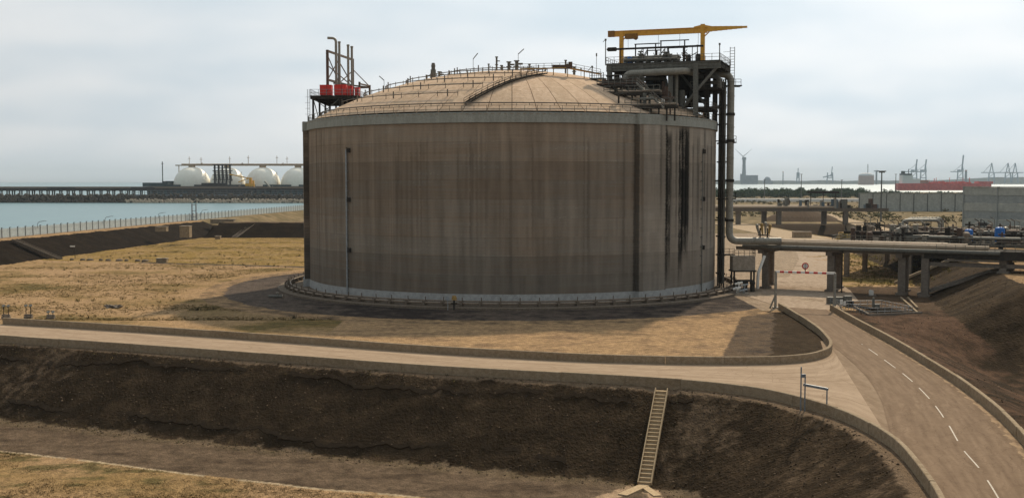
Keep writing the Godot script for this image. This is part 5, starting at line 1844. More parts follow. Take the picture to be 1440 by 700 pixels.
func make_gas_carrier() -> void:
	var t := thing("gas_carrier", "gas carrier ship with four cream spherical tanks moored behind the jetty", "ship", Vector3(-287, -2, -1352))
	var b := MB.new()
	b.prism(PackedVector2Array([Vector2(-138, -12), Vector2(-146, 0), Vector2(-138, 12), Vector2(-112, 22), Vector2(140, 22), Vector2(146, 14), Vector2(146, -14), Vector2(140, -22), Vector2(-112, -22)]), -1, 17.0)
	put("hull", b, M.hull, t)
	b = MB.new()
	b.prism(PackedVector2Array([Vector2(-140, -10), Vector2(-152, 0), Vector2(-140, 10), Vector2(-116, 20), Vector2(-116, -20)]), 16.5, 21.0)
	b.box(Vector3(-118, 21.5, 0), Vector3(10, 3, 12)); b.box(Vector3(-126, 21.6, 0), Vector3(3, 2.4, 8))
	put("forecastle", b, M.hull, t)
	b = MB.new()
	b.box(Vector3(5, 17.9, 0), Vector3(270, 1.8, 40))
	put("deck", b, M.hull, t)
	var xs := [-93.0, -51.0, -9.0, 33.0]
	for i in 4:
		b = MB.new()
		var s := Vector3(20.5, 20.5, 20.5) if i > 0 else Vector3(21.5, 21.0, 20.5)
		b.ball(Vector3(xs[i], 18.8, 0), s, 14, 36, 0.0, PI / 2)
		b.lathe(Vector3(xs[i], 0, 0), [Vector2(s.x, 16.0), Vector2(s.x, 18.9)], 36)
		var dome := put("tank_dome", b, M.cream, t)
		b = MB.new()
		b.tube(Vector3(xs[i], 38.5, 0), Vector3(xs[i], 41.5, 0), 4.0, -1, 14)
		for k in 5: b.bar(Vector3(xs[i] + 16 + k * .9, 18, 9), Vector3(xs[i] + 15 + k * .9 - k * .2, 30 + k, 5), .35)
		put("tank_hatch", b, M.pipe_tan, dome)
	# overhead catwalk with pipes, masts
	b = MB.new()
	b.box(Vector3(0, 41.6, 0), Vector3(224, 1.2, 5)); b.tube(Vector3(-105, 42.8, 1), Vector3(115, 42.8, 1), .8, -1, 8)
	for i in 10: b.bar(Vector3(-108 + i * 24, 18, 1.5), Vector3(-108 + i * 24, 41.5, 1.5), .8) if i % 2 == 0 else b.bar(Vector3(-108 + i * 24, 41, 1.5), Vector3(-104 + i * 24, 44.5, 1.5), .8)
	put("catwalk", b, M.pipe_tan, t)
	for q in [[-128, 22, 46, .9], [-96, 41, 52, .5], [-82, 41, 51, .5], [-48, 41, 52, .5], [-26, 41, 53, .6], [8, 41, 53, .5], [20, 41, 52, .5], [56, 41, 54, .5]]:
		b = MB.new()
		b.bar(Vector3(q[0], q[1], 0), Vector3(q[0], q[2], 0), q[3]); b.bar(Vector3(q[0] - 1.6, q[2] - 2.4, 0), Vector3(q[0] + 1.6, q[2] - 2.4, 0), .4)
		put("mast", b, M.pipe_tan if q[0] > -120 else M.hull, t)
	b = MB.new()
	b.box(Vector3(120, 28, 0), Vector3(30, 22, 34)); b.box(Vector3(122, 42, 0), Vector3(20, 6, 40))
	put("superstructure", b, M.cream, t)
	# loading tower and arms on the jetty head
	var l := thing("loading_arms", "dark loading-arm tower on the jetty in front of the second tank", "loading tower", Vector3(-335, 12.8, -1312))
	b = MB.new()
	b.box(Vector3(0, -6, 0), Vector3(70, 14, 16)); b.box(Vector3(-4, 2, 0), Vector3(50, 3, 12)); b.box(Vector3(-8, 4, 0), Vector3(28, 4, 9))
	put("platform", b, M.jetty, l)
	for i in 5:
		b = MB.new()
		b.bar(Vector3(-7 + i * 4.4, 2, 2), Vector3(-7 + i * 4.4, 27, 2), 1.7)
		b.bar(Vector3(-7 + i * 4.4, 26, 2), Vector3(-7 + i * 4.4, 8, -6), .8)
		put("loading_arm", b, M.jetty, l)
	b = MB.new()
	for y in [10, 15, 20, 27]: b.box(Vector3(1.8, y, 1), Vector3(22, 1.0, 5))
	for i in 4: b.box(Vector3(1.8, 7 + i * 5.5, 3), Vector3(20, .7, 2))
	put("tower_frame", b, M.jetty, l)
	var k := thing("jetty_crane", "yellow crane on the jetty right of the loading arms", "crane", Vector3(-300, 12.8, -1306))
	b = MB.new()
	b.bar(Vector3(0, -2, 0), Vector3(0, 12, 0), 3.0); b.bar(Vector3(4, -2, 0), Vector3(3, 9, 0), 2.0); b.box(Vector3(-1, 4, 0), Vector3(9, 3, 6))
	put("pedestal", b, M.yellow, k)
	b = MB.new()
	b.bar(Vector3(0, 11, 0), Vector3(-24, 16, 0), 1.2); b.bar(Vector3(0, 12, 0), Vector3(-14, 7, 0), 1.0)
	put("jib", b, M.yellow, k)
	var g := thing("gangway", "pale sloping gangway tower on the jetty beside the yellow crane", "gangway", Vector3(-284, 12.6, -1306))
	b = MB.new()
	b.bar(Vector3(0, 8, 0), Vector3(9, -2, 0), 1.6); b.bar(Vector3(9, -3, 0), Vector3(9, 3, 0), 1.0)
	put("ramp", b, M.pipe, g)

# ------------------------------------------------------------------ right-hand side, plant and far shore
func make_plant() -> void:
	# sump with kerbs, handrails and a cover grating, right of the height bar
	var s := thing("drain_sump", "rectangular sump with handrails, grating and pale kerbs right of the road", "sump", Vector3(59, 0, -184))
	for q in [[Vector3(-4.2, 0, 10.5), Vector3(5.0, 0, 7.6)], [Vector3(4.2, 0, 7.8), Vector3(9.4, 0, -15)], [Vector3(6.6, 0, 1.0), Vector3(10.6, 0, -15)], [Vector3(-2, 0, -12), Vector3(-4.2, 0, 10.5)]]:
		var b := MB.new()
		b.bar(q[0] + Vector3.UP * .05, q[1] + Vector3.UP * .05, .3, .6)
		put("kerb", b, M.parapet if q[0].x > 0 else M.bridge, s)
	for q in [[Vector3(-3.6, .0, 9.4), Vector3(3.6, .0, 7.4), Vector3(1.8, 0, -2), Vector3(-4.4, 0, -1)], [Vector3(-5.6, 0, -7), Vector3(-4.4, 0, 9.2), Vector3(-3.6, 0, 9.4)]]:
		var b := MB.new()
		b.rail(q, 1.1, 1.2, .04)
		put("handrail", b, M.galv_dark, s)
	var g := MB.new()
	for i in 14: g.bar(Vector3(-1.4 + i * .26, .32, 8.2), Vector3(-1.8 + i * .26, .32, 2.4), .07, .1)
	put("grating", g, M.dark_steel, s)
	g = MB.new()
	g.box(Vector3(-4.6, .6, -6.6), Vector3(2.6, 1.2, 1.0)); g.box(Vector3(-2.6, .7, -6.0), Vector3(1.2, 1.5, .9))
	put("pump_block", g, M.steel, s)
	g = MB.new()
	g.box(Vector3(-3.4, .4, -2.2), Vector3(1.0, 1.2, 1.2)); g.bar(Vector3(-4, .3, -5), Vector3(-1, .3, 5), .4)
	put("channel", g, M.dark_steel, s)
	g = MB.new()
	g.bar(Vector3(-.6, 0, 1.2), Vector3(-.6, 1.9, 1.2), .3); g.box(Vector3(-.1, .6, 1.6), Vector3(.8, .5, .4))
	put("float_gauge", g, M.steel, s)
	var f := thing("hose_cabinet", "small white hose cabinet under the pipe bridge beside the sump", "cabinet", Vector3(64.6, 0, -203.5))
	g = MB.new()
	g.box(Vector3(0, .6, 0), Vector3(.7, .9, .5)); g.tube(Vector3(-.2, .9, .25), Vector3(-.2, .9, .4), .32, -1, 12)
	put("case", g, M.white, f)
	g = MB.new()
	g.box(Vector3(.2, .1, 0), Vector3(1.2, .3, .9))
	put("base", g, M.bridge, f)
	# sloping concrete kerb up the right-hand dyke
	var k := thing("dyke_kerb", "concrete kerb running diagonally up the dark dyke under the bridge's right end", "kerb", Vector3(73.5, 0, -205.0))
	for i in 7:
		var b := MB.new()
		var a := Vector3(i * 2.1, i * .85 - .1, i * .9)
		b.bar(a + Vector3.UP * .3, a + Vector3(2.06, 1.13, .88), 2.6, .6)
		put("kerb_block", b, M.bridge, k)
	k = thing("dyke_kerb", "thin pale kerb climbing the lit slope behind the bridge columns", "kerb", Vector3(76, 0, -228))
	for i in 6:
		var b := MB.new()
		var a := Vector3(1.0 + i * 2.4, .2 + i * .9, -i * .5)
		b.bar(a, a + Vector3(2.36, .89, -.5), .35, .5)
		put("kerb_block", b, M.parapet, k)

	# process platform behind the bridge's right end
	var t := thing("process_deck", "raised dark process deck behind the right end of the pipe bridge", "platform", Vector3(104, 0, -240), -PI / 6)
	var b := MB.new()
	b.box(Vector3(4, 7.5, -10), Vector3(74, .5, 44))
	put("deck", b, M.dark_steel, t)
	for i in 6:
		b = MB.new()
		b.box(Vector3(-30 + i * 13, 6.9, -10), Vector3(.6, .8, 44))
		put("beam", b, M.dark_steel, t)
		for z in [11.0, -6.0, -30.0]:
			var w: Vector3 = t.transform * Vector3(-30 + i * 13, 0, z)
			var gy := height(w.x, w.z)
			b = MB.new()
			b.box(Vector3(-30 + i * 13, (gy - .4 + 6.6) * .5, z), Vector3(1.0, 6.6 - gy + .4, 1.0))
			put("column", b, M.bridge, t)
	b = MB.new()
	b.rail([Vector3(-33, 7.75, 11.8), Vector3(41, 7.75, 11.8)], 1.2, 2.0, .06)
	b.rail([Vector3(-33, 7.75, -4), Vector3(41, 7.75, -4)], 1.2, 2.4, .06)
	b.rail([Vector3(-33, 7.75, 11.8), Vector3(-33, 7.75, -31)], 1.2, 2.4, .06)
	put("railing", b, M.steel, t)
	rng.seed = 99
	for i in 26:
		b = MB.new()
		var z := 10.0 - (i % 13) * 3.0
		var y := 8.3 + (i % 3) * .6
		var x0 := rng.randf_range(-33, 0)
		b.tube(Vector3(x0, y, z), Vector3(x0 + rng.randf_range(14, 40), y, z), rng.randf_range(.16, .4), -1, 8)
		put("deck_pipe", b, [M.rust, M.steel, M.dark_steel, M.pipe_tan_dull][i % 4], t)
	for i in 300:
		b = MB.new()
		var x := rng.randf_range(-31, 38)
		var z := 11.0 - pow(rng.randf(), 1.4) * 40.0
		var h := rng.randf_range(1.2, 3.8)
		var rr := rng.randf_range(.2, .55)
		var kindn := i % 5
		if kindn < 2:
			b.tube(Vector3(x, 7.7, z), Vector3(x, 7.7 + h, z), rr * .5, -1, 8)
			b.tube(Vector3(x, 7.7 + h * .6, z), Vector3(x, 7.9 + h * .6, z), rr, -1, 9)
			b.tube(Vector3(x - rr * 2, 7.7 + h * .8, z), Vector3(x + rr * 2, 7.7 + h * .8, z), rr * .4, -1, 7)
		elif kindn == 2:
			b.tube(Vector3(x, 7.7, z), Vector3(x, 7.7 + h * .7, z), rr * 1.6, -1, 12)
			b.ball(Vector3(x, 7.7 + h * .7, z), Vector3(rr * 1.6, rr, rr * 1.6), 5, 12)
		elif kindn == 3:
			b.box(Vector3(x, 7.7 + h * .4, z), Vector3(1.0, h * .8, .8)); b.box(Vector3(x + .1, 7.7 + h * .85, z), Vector3(1.3, .1, 1.1))
		else:
			b.bar(Vector3(x, 7.7, z), Vector3(x, 8.5 + h, z), .14); b.bar(Vector3(x, 8.5 + h, z), Vector3(x - .9, 9.0 + h, z), .2)
		put(["valve", "valve", "vessel", "cabinet", "lamp_post"][kindn], b, [M.steel, M.rust, M.pipe_tan_dull, M.dark_steel, M.dark_steel, M.pipe, M.rust][(i * 3 + i / 7) % 7], t)
	for q in [[9.0, 3.0, "blue tank-shaped cabinet on the process deck, the left of two"], [18.6, 4.0, "blue tank-shaped cabinet on the process deck, the right of two, larger"]]:
		var c := thing("blue_cabinet", q[2], "cabinet", Vector3(95.8, 7.75, -238.0) if q[0] < 12 else Vector3(101.0, 7.75, -235.0), 0.0, "blue cabinets on the process deck")
		var sc := 1.35 if q[0] < 12 else 1.6
		b = MB.new()
		b.tube(Vector3(0, .4, 0), Vector3(0, 1.9 * sc, 0), .62 * sc, -1, 16); b.ball(Vector3(0, 1.9 * sc, 0), Vector3(.62, .28, .62) * sc, 4, 16)
		put("shell", b, M.blue, c)
		b = MB.new()
		for a in 3: b.bar(Vector3(sin(a * 2.1) * .45, 0, cos(a * 2.1) * .45), Vector3(sin(a * 2.1) * .45, .5, cos(a * 2.1) * .45), .14)
		b.tube(Vector3(0, 2.1 * sc, 0), Vector3(0, 2.6 * sc, 0), .14, -1, 8)
		put("stand", b, M.dark_steel, c)

	# second pipe rack, far behind
	var r := thing("far_pipe_rack", "far pipe rack on columns beyond the bridge, right of the tank", "pipe rack", Vector3(104, 0, -545))
	for i in 5:
		b = MB.new()
		b.box(Vector3([4.5, 18, 24, 47, 56][i], 3.1, (i % 2) * -5), Vector3(2.2, 6.4, 2.0))
		put("column", b, M.bridge, r)
	b = MB.new()
	b.box(Vector3(34, 6.9, -2), Vector3(84, 1.3, 8)); b.box(Vector3(34, 7.7, 2.2), Vector3(84, .3, .6))
	put("deck", b, M.bridge, r)
	for i in 4:
		b = MB.new()
		b.tube(Vector3(-8, 8.3 + (i % 2) * .4, 1.6 - i * 1.7), Vector3(50 - i * 3, 8.3 + (i % 2) * .4, 1.6 - i * 1.7), .55, -1, 8)
		put("rack_pipe", b, M.pipe_tan if i < 2 else M.pipe_tan_dull, r)
	for i in 34:
		b = MB.new()
		var x := rng.randf_range(24, 72)
		var h := rng.randf_range(1.5, 5.0)
		b.box(Vector3(x, 7.6 + h * .5, rng.randf_range(-5, 2)), Vector3(rng.randf_range(.6, 3.0), h, 1.5))
		put("rack_equipment", b, [M.dark_steel, M.steel, M.rust, M.pipe, M.far_blue][i % 5], r)
	b = MB.new()
	b.box(Vector3(46, 15.4, -3), Vector3(14, 1.0, 5))
	for x in [40, 46, 52]: b.bar(Vector3(x, 7, -3), Vector3(x, 15, -3), .3)
	put("canopy", b, M.dark_steel, r)
	b = MB.new()
	b.lathe(Vector3(152, 0, -598), [Vector2(22, -.4), Vector2(16, 2.4), Vector2(4, 6.4), Vector2(.1, 6.8)], 9)
	tag(put("spoil_heap", b, M.turf_lit), "low brown spoil heap behind the far pipe rack", "heap")
	# pale looped pipes and the concrete path to the right of it
	for q in [[170, 0, "pale looped pipe beyond the process deck, left"], [178, -18, "pale looped pipe beyond the process deck, right"]]:
		var p := thing("pipe_loop", q[2], "pipe", Vector3(q[0] - 2, 0, -470 + q[1]))
		piped("pipe_run", [Vector3(-7, -.2, 2), Vector3(-7, 4.6, 2), Vector3(9, 4.6, 0), Vector3(9, -.2, 0)], .7, M.pipe, p, 2.0, 10)
	b = MB.new()
	b.prism(PackedVector2Array([Vector2(139, -420), Vector2(150, -426), Vector2(194, -690), Vector2(186, -690)]), -6.0, .9)
	kind(put("concrete_path", b, M.sand_path), "structure")
	b = MB.new()
	b.prism(PackedVector2Array([Vector2(98, -400), Vector2(116, -404), Vector2(114, -560), Vector2(96, -560)]), -.4, .12)
	kind(put("back_yard", b, M.sand_path), "structure")
	chamber("small white-topped chamber on the back yard left of the dark pit", Vector3(106, 0, -415), Vector3(6.5, 2.2, 3.0))

	# blank grey panel walls
	panel_wall("panel_wall", "long low grey panelled wall in the distance with evenly spaced ribs", Vector3(240, 0, -786), Vector3(322, 0, -778), 12.2, 9, [M.shed])
	panel_wall("panel_wall", "tall near grey wall at the right edge with darker middle band", Vector3(208, 0, -523), Vector3(262, 0, -430), 18.0, 6, [M.shed, M.shed_b, M.shed, M.shed_b, M.shed])
	# light mast
	var lm := thing("flood_mast", "tall dark floodlight mast before the distant grey wall", "mast", Vector3(190, 0, -585))
	b = MB.new()
	b.tube(Vector3.ZERO, Vector3(0, 25.6, 0), .5, .3, 10)
	put("pole", b, M.fence_post, lm)
	b = MB.new()
	b.box(Vector3(0, 25.8, 0), Vector3(4.2, .5, 1.2)); b.box(Vector3(0, 25.3, .3), Vector3(2.8, .5, .8))
	put("lamp_head", b, M.fence_post, lm)
	for i in 4:
		var pl := thing("thin_pole", "thin grey pole standing near the tree belt, %s from the tank" % ["first", "second", "third", "fourth"][i], "pole", Vector3([262.0, 300.0, 342.0, 398.0][i], 0, -1180), 0.0, "thin poles before the tree belt")
		b = MB.new()
		b.tube(Vector3.ZERO, Vector3(0, 22 + (i % 2) * 6, 0), .5, .3, 6)
		put("shaft", b, M.fence_post, pl)
		b = MB.new()
		b.box(Vector3(0, 22 + (i % 2) * 6, 0), Vector3(2.4, .5, .6))
		put("crossarm", b, M.fence_post, pl)
	b = MB.new()
	b.prism(PackedVector2Array([Vector2(225, -1150), Vector2(360, -1150), Vector2(362, -1162), Vector2(225, -1162)]), -.3, 3.2)
	tag(put("long_shed", b, M.white), "long low white shed in the distance before the tree belt", "shed")
	# low cluttered plant in front of the walls
	for i in 9:
		var c := thing("plant_skid", "low dark plant skid on the grass before the grey walls, %s from the left" % ["first", "second", "third", "fourth", "fifth", "sixth", "seventh", "eighth", "last"][i], "machinery", Vector3(158 + i * 8.2, 0, -500 + (i % 3) * 34), .3 * i, "plant skids before the grey walls")
		b = MB.new()
		b.box(Vector3(0, .3, 0), Vector3(7, .6, 4))
		put("skid", b, M.bridge, c)
		b = MB.new()
		b.tube(Vector3(-2.5, 1.8, 0), Vector3(2.2, 1.8, 0), .8, -1, 10); b.bar(Vector3(2.6, .4, 1), Vector3(2.6, 4.0, 1), .3); b.bar(Vector3(-2.6, .4, -1), Vector3(-2.6, 3.2, -1), .3); b.bar(Vector3(-2.6, 3.2, -1), Vector3(2.6, 4.0, 1), .2)
		put("vessel", b, [M.dark_steel, M.rust, M.steel][i % 3], c)

func panel_wall(called: String, label: String, a: Vector3, c: Vector3, h: float, n: int, mats: Array) -> void:
	var t := thing(called, label, "wall", a)
	var d := c - a
	var dir := d.normalized()
	var basis := Basis(dir, Vector3.UP, dir.cross(Vector3.UP))
	var rows := mats.size()
	for i in n:
		for k in rows:
			var b := MB.new()
			var y0 := h * k / rows
			var y1 := h * (k + 1) / rows
			b.box(d * ((i + .5) / n) + Vector3.UP * ((y0 + y1) * .5 - (.3 if k == 0 else 0.0)), Vector3(d.length() / n - .12, y1 - y0 - .08 + (.6 if k == 0 else 0.0), 1.0 if k % 2 == 0 else .6), basis)
			put("panel", b, mats[k], t)
	for i in n + 1:
		var b := MB.new()
		b.box(d * (float(i) / n) + Vector3.UP * (h * .5 + .1), Vector3(.5, h + .4, 1.5), basis)
		put("rib", b, M.fence_post if rows == 1 else M.shed_b, t)
	var b2 := MB.new()
	b2.box(d * .5 + Vector3.UP * (h + .2), Vector3(d.length() + .6, .3, 1.8), basis)
	put("coping", b2, M.shed, t)

func make_far_shore() -> void:
	# low land on the far side
	var b := MB.new()
	var ridge := FastNoiseLite.new()
	ridge.seed = 6; ridge.frequency = .004
	var x := 900.0
	while x < 7000.0:
		var h0 := 26.0 + ridge.get_noise_1d(x) * 8.0 + smoothstep(3300, 3900, x) * 26.0
		var h1 := 26.0 + ridge.get_noise_1d(x + 60) * 8.0 + smoothstep(3300, 3900, x + 60) * 26.0
		b.quad(Vector3(x, -3, -9000), Vector3(x + 60, -3, -9000), Vector3(x + 60, h1, -9090), Vector3(x, h0, -9090), Vector3(0, .9, .5).normalized())
		b.quad(Vector3(x, h0, -9090), Vector3(x + 60, h1, -9090), Vector3(x + 60, h1 * .8, -9600), Vector3(x, h0 * .8, -9600), Vector3.UP)
		x += 60
	kind(put("far_shore", b, M.far_land), "structure")
	b = MB.new()
	b.prism(PackedVector2Array([Vector2(-30000, -20500), Vector2(-3000, -20500), Vector2(-3000, -20800), Vector2(-30000, -20800)]), -3, 3)
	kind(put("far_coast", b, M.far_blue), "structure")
	# chimney and wind turbine behind it
	var c := thing("chimney", "tall pale chimney tower on the far shore beside the tank's right edge", "chimney", Vector3(1630, 0, -8000))
	b = MB.new()
	b.tube(Vector3(0, 20, 0), Vector3(0, 185, 0), 15, 10, 16)
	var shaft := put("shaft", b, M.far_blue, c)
	b = MB.new()
	b.tube(Vector3(0, 172, 0), Vector3(0, 190, 0), 17, 13, 16)
	put("head", b, M.far_blue, shaft)
	b = MB.new()
	b.box(Vector3(40, 32, 0), Vector3(110, 64, 40)); b.box(Vector3(-8, 44, 0), Vector3(30, 60, 36))
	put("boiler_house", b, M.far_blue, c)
	var w := thing("wind_turbine", "wind turbine whose blades spread above the far chimney", "wind turbine", Vector3(1634, 0, -8060))
	b = MB.new()
	b.tube(Vector3.ZERO, Vector3(0, 196, 0), 4, 3, 10)
	var tow := put("tower", b, M.far_white, w)
	for a in [50.0, -48.0, 182.0]:
		b = MB.new()
		var d := Vector3(sin(deg_to_rad(a)), cos(deg_to_rad(a)), 0)
		b.tube(Vector3(0, 196, 5), Vector3(0, 196, 5) + d * 82, 3.4, .6, 6)
		put("blade", b, M.far_white, tow)
	# brown storage tank
	var t := thing("far_tank", "brown domed storage tank on the far shore", "tank", Vector3(2365, 15, -7600))
	b = MB.new()
	b.lathe(Vector3.ZERO, [Vector2(50, -18), Vector2(50, 44)], 28)
	put("wall", b, M.far_tank, t)
	b = MB.new()
	b.ball(Vector3(0, 44, 0), Vector3(50, 20, 50), 6, 28, 0.0, PI / 2)
	put("dome", b, M.far_white, t)
	b = MB.new()
	b.bar(Vector3(10, 60, 0), Vector3(10, 120, 0), 4); b.bar(Vector3(68, -15, 0), Vector3(68, 80, 0), 9); b.box(Vector3(68, 74, 0), Vector3(34, 6, 10))
	put("gantry", b, M.far_blue, t)
	# cranes
	var spots := [[1167.0, 234.0, 0], [1298.0, 224.0, 1], [1285.0, 224.0, 1], [1350.0, 218.0, 1], [1394.0, 229.0, 2], [1417.0, 229.0, 2], [1427.0, 229.0, 2], [1122.0, 236.0, 3]]
	var words := ["harbour crane with raised boom on the far shore left of the brown tank", "ship-to-shore crane with raised boom above the red ship, right of a pair", "ship-to-shore crane with raised boom above the red ship, left of a pair", "tallest harbour crane with raised boom above the red ship's bow", "far quay crane with level boom at the right, left of three", "far quay crane with level boom at the right, middle of three", "far quay crane with level boom at the right, right of three", "slim lattice mast crane on the far shore nearest the tank"]
	for i in spots.size():
		var q = spots[i]
		var z := -8200.0
		var cx: float = (q[0] - 720.0) / 1600.0 * 8200.0
		var top: float = (255.0 - q[1]) / 1600.0 * 8200.0 + 20.0
		var cr := thing("harbour_crane", words[i], "crane", Vector3(cx, 0, z), 0.0, "harbour cranes on the far shore")
		b = MB.new()
		var hw_ := 22.0
		var beam := 90.0 if q[2] == 1 else 84.0
		if q[2] == 3: hw_ = 9.0
		for sx in [-1.0, 1.0]:
			b.bar(Vector3(sx * hw_, 10, 0), Vector3(sx * hw_ * .8, beam, 0), 6.5)
		b.bar(Vector3(-hw_, 46, 0), Vector3(hw_, 46, 0), 5)
		b.bar(Vector3(-hw_, 46, 0), Vector3(hw_, beam, 0), 3)
		put("portal", b, M.hazed_crane, cr)
		b = MB.new()
		if q[2] == 2:
			b.bar(Vector3(-75, beam, 0), Vector3(60, beam, 0), 6); b.bar(Vector3(12, beam, 0), Vector3(0, top, 0), 5); b.bar(Vector3(0, top, 0), Vector3(-60, beam, 0), 2.5); b.bar(Vector3(-14, beam, 0), Vector3(0, top, 0), 5)
		elif q[2] == 1:
			b.bar(Vector3(-70, beam, 0), Vector3(hw_, beam, 0), 6); b.bar(Vector3(10, beam, 0), Vector3(20, top, 0), 8); b.bar(Vector3(hw_, beam, 0), Vector3(14, beam + 55, 0), 5); b.bar(Vector3(14, beam + 55, 0), Vector3(-50, beam, 0), 2.5); b.box(Vector3(-10, beam + 8, 0), Vector3(24, 14, 10))
		else:
			b.bar(Vector3(-50 if q[2] == 0 else -8, beam * .6, 0), Vector3(hw_, beam * .8, 0), 8); b.bar(Vector3(8 if q[2] == 0 else 0, beam * .6, 0), Vector3(16 if q[2] == 0 else 0, top, 0), 5)
		put("boom", b, M.hazed_crane, cr)
	for q in [[1352.0, 2.4, 238.0, "dark banded chimney behind the red ship"], [1101.0, 1.0, 240.0, "thin mast on the far shore right of the far chimney"]]:
		var cc := thing("chimney", q[3], "chimney", Vector3((q[0] + (6.0 if q[1] > 2 else 0.0) - 720) / 1600 * 7400, 0, -7400))
		b = MB.new()
		b.tube(Vector3(0, 0, 0), Vector3(0, (255 - q[2]) / 1600 * 7400 + 8, 0), 3.5 * q[1], 3.0 * q[1], 10)
		put("shaft", b, M.far_blue, cc)
		b = MB.new()
		b.tube(Vector3(0, (255 - q[2]) / 1600 * 7400 + 8, 0), Vector3(0, (255 - q[2]) / 1600 * 7400 + 16, 0), 3.2 * q[1], -1, 10)
		put("band", b, M.far_tank, cc)
	var sh := thing("cooling_dome", "small pale domed hall on the far shore near the chimney", "building", Vector3(1930, 20, -8600))
	b = MB.new()
	b.ball(Vector3(0, 6, 0), Vector3(26, 30, 26), 6, 16, 0.0, PI / 2); b.lathe(Vector3.ZERO, [Vector2(26, -20), Vector2(26, 6)], 16)
	put("dome", b, M.far_blue, sh)
	b = MB.new()
	b.box(Vector3(0, -6, 20), Vector3(70, 26, 20))
	put("hall", b, M.far_blue, sh)

	# the red ship
	var s := thing("red_ship", "red tanker ship with white bridge on the water at the right", "ship", Vector3(1100, -2, -2900))
	b = MB.new()
	b.prism(PackedVector2Array([Vector2(-120, -12), Vector2(-120, 12), Vector2(-112, 16), Vector2(88, 16), Vector2(122, 0), Vector2(88, -16), Vector2(-112, -16)]), -1, 17.5)
	put("hull", b, M.hull_red, s)
	b = MB.new()
	b.prism(PackedVector2Array([Vector2(84, -15), Vector2(84, 15), Vector2(108, 8), Vector2(126, 0), Vector2(108, -8)]), 16.5, 22.5)
	put("forecastle", b, M.hull_red, s)
	b = MB.new()
	b.box(Vector3(-96, 27, 0), Vector3(26, 23, 26)); b.box(Vector3(-74, 23, 0), Vector3(20, 13, 24))
	var house := put("bridge_house", b, M.white, s)
	b = MB.new()
	b.box(Vector3(-97, 40.5, 0), Vector3(22, 4, 30)); b.box(Vector3(-104, 45, 0), Vector3(8, 8, 8))
	put("bridge_windows", b, M.hull, house)
	b = MB.new()
	b.box(Vector3(-60, 20, 0), Vector3(36, 12, 20))
	put("deck_house", b, M.far_tank, s)
	for i in 7:
		b = MB.new()
		b.box(Vector3(-40 + i * 17, 19.2, 0), Vector3(12, 4 + (i % 3) * 1.6, 14)); b.bar(Vector3(-36 + i * 17, 17, 0), Vector3(-36 + i * 17, 26 + (i % 2) * 6, 0), 1.0)
		put("deck_gear", b, M.hull_red, s)
	for q in [[-90, 54], [66, 32], [-24, 30]]:
		b = MB.new()
		b.bar(Vector3(q[0], 12, 0), Vector3(q[0], q[1], 0), 1.4)
		put("mast", b, M.hull_red if q[0] > -80 else M.hull, s)

# ------------------------------------------------------------------ growth and loose ground
func scatter(called: String, label: String, category: String, mesh: Mesh, m: Material, xf: Array, cols: PackedColorArray) -> void:
	var mm := MultiMesh.new()
	mm.transform_format = MultiMesh.TRANSFORM_3D
	mm.use_colors = true
	mm.mesh = mesh
	mm.instance_count = xf.size()
	for i in xf.size():
		mm.set_instance_transform(i, xf[i])
		mm.set_instance_color(i, cols[i])
	var o := MultiMeshInstance3D.new()
	o.name = numbered(called)
	o.multimesh = mm
	o.material_override = m
	add_child(o)
	tag(o, label, category)
	kind(o, "stuff")

func tint_mat(rough := .95) -> StandardMaterial3D:
	var m := StandardMaterial3D.new()
	m.vertex_color_use_as_albedo = true
	m.roughness = rough
	m.metallic_specular = .12
	return m

func blades(n: int, h: float, spread: float, w: float, seed_: int) -> ArrayMesh:
	var r := RandomNumberGenerator.new()
	r.seed = seed_
	var b := MB.new()
	for i in n:
		var a := r.randf() * TAU
		var p := Vector3(cos(a), 0, sin(a)) * r.randf() * spread
		var q := Vector3(-sin(a), 0, cos(a)) * w
		var tip := p + Vector3(cos(a) * .4 * h + r.randf_range(-.2, .2) * h, h * r.randf_range(.6, 1.1), sin(a) * .4 * h)
		var k := b.vert(p - q, Vector3(0, .8, .6)); b.vert(p + q, Vector3(0, .8, .6)); b.vert(tip, Vector3(0, .9, .4))
		b.ix.append_array(PackedInt32Array([k, k + 1, k + 2]))
	return b.mesh()

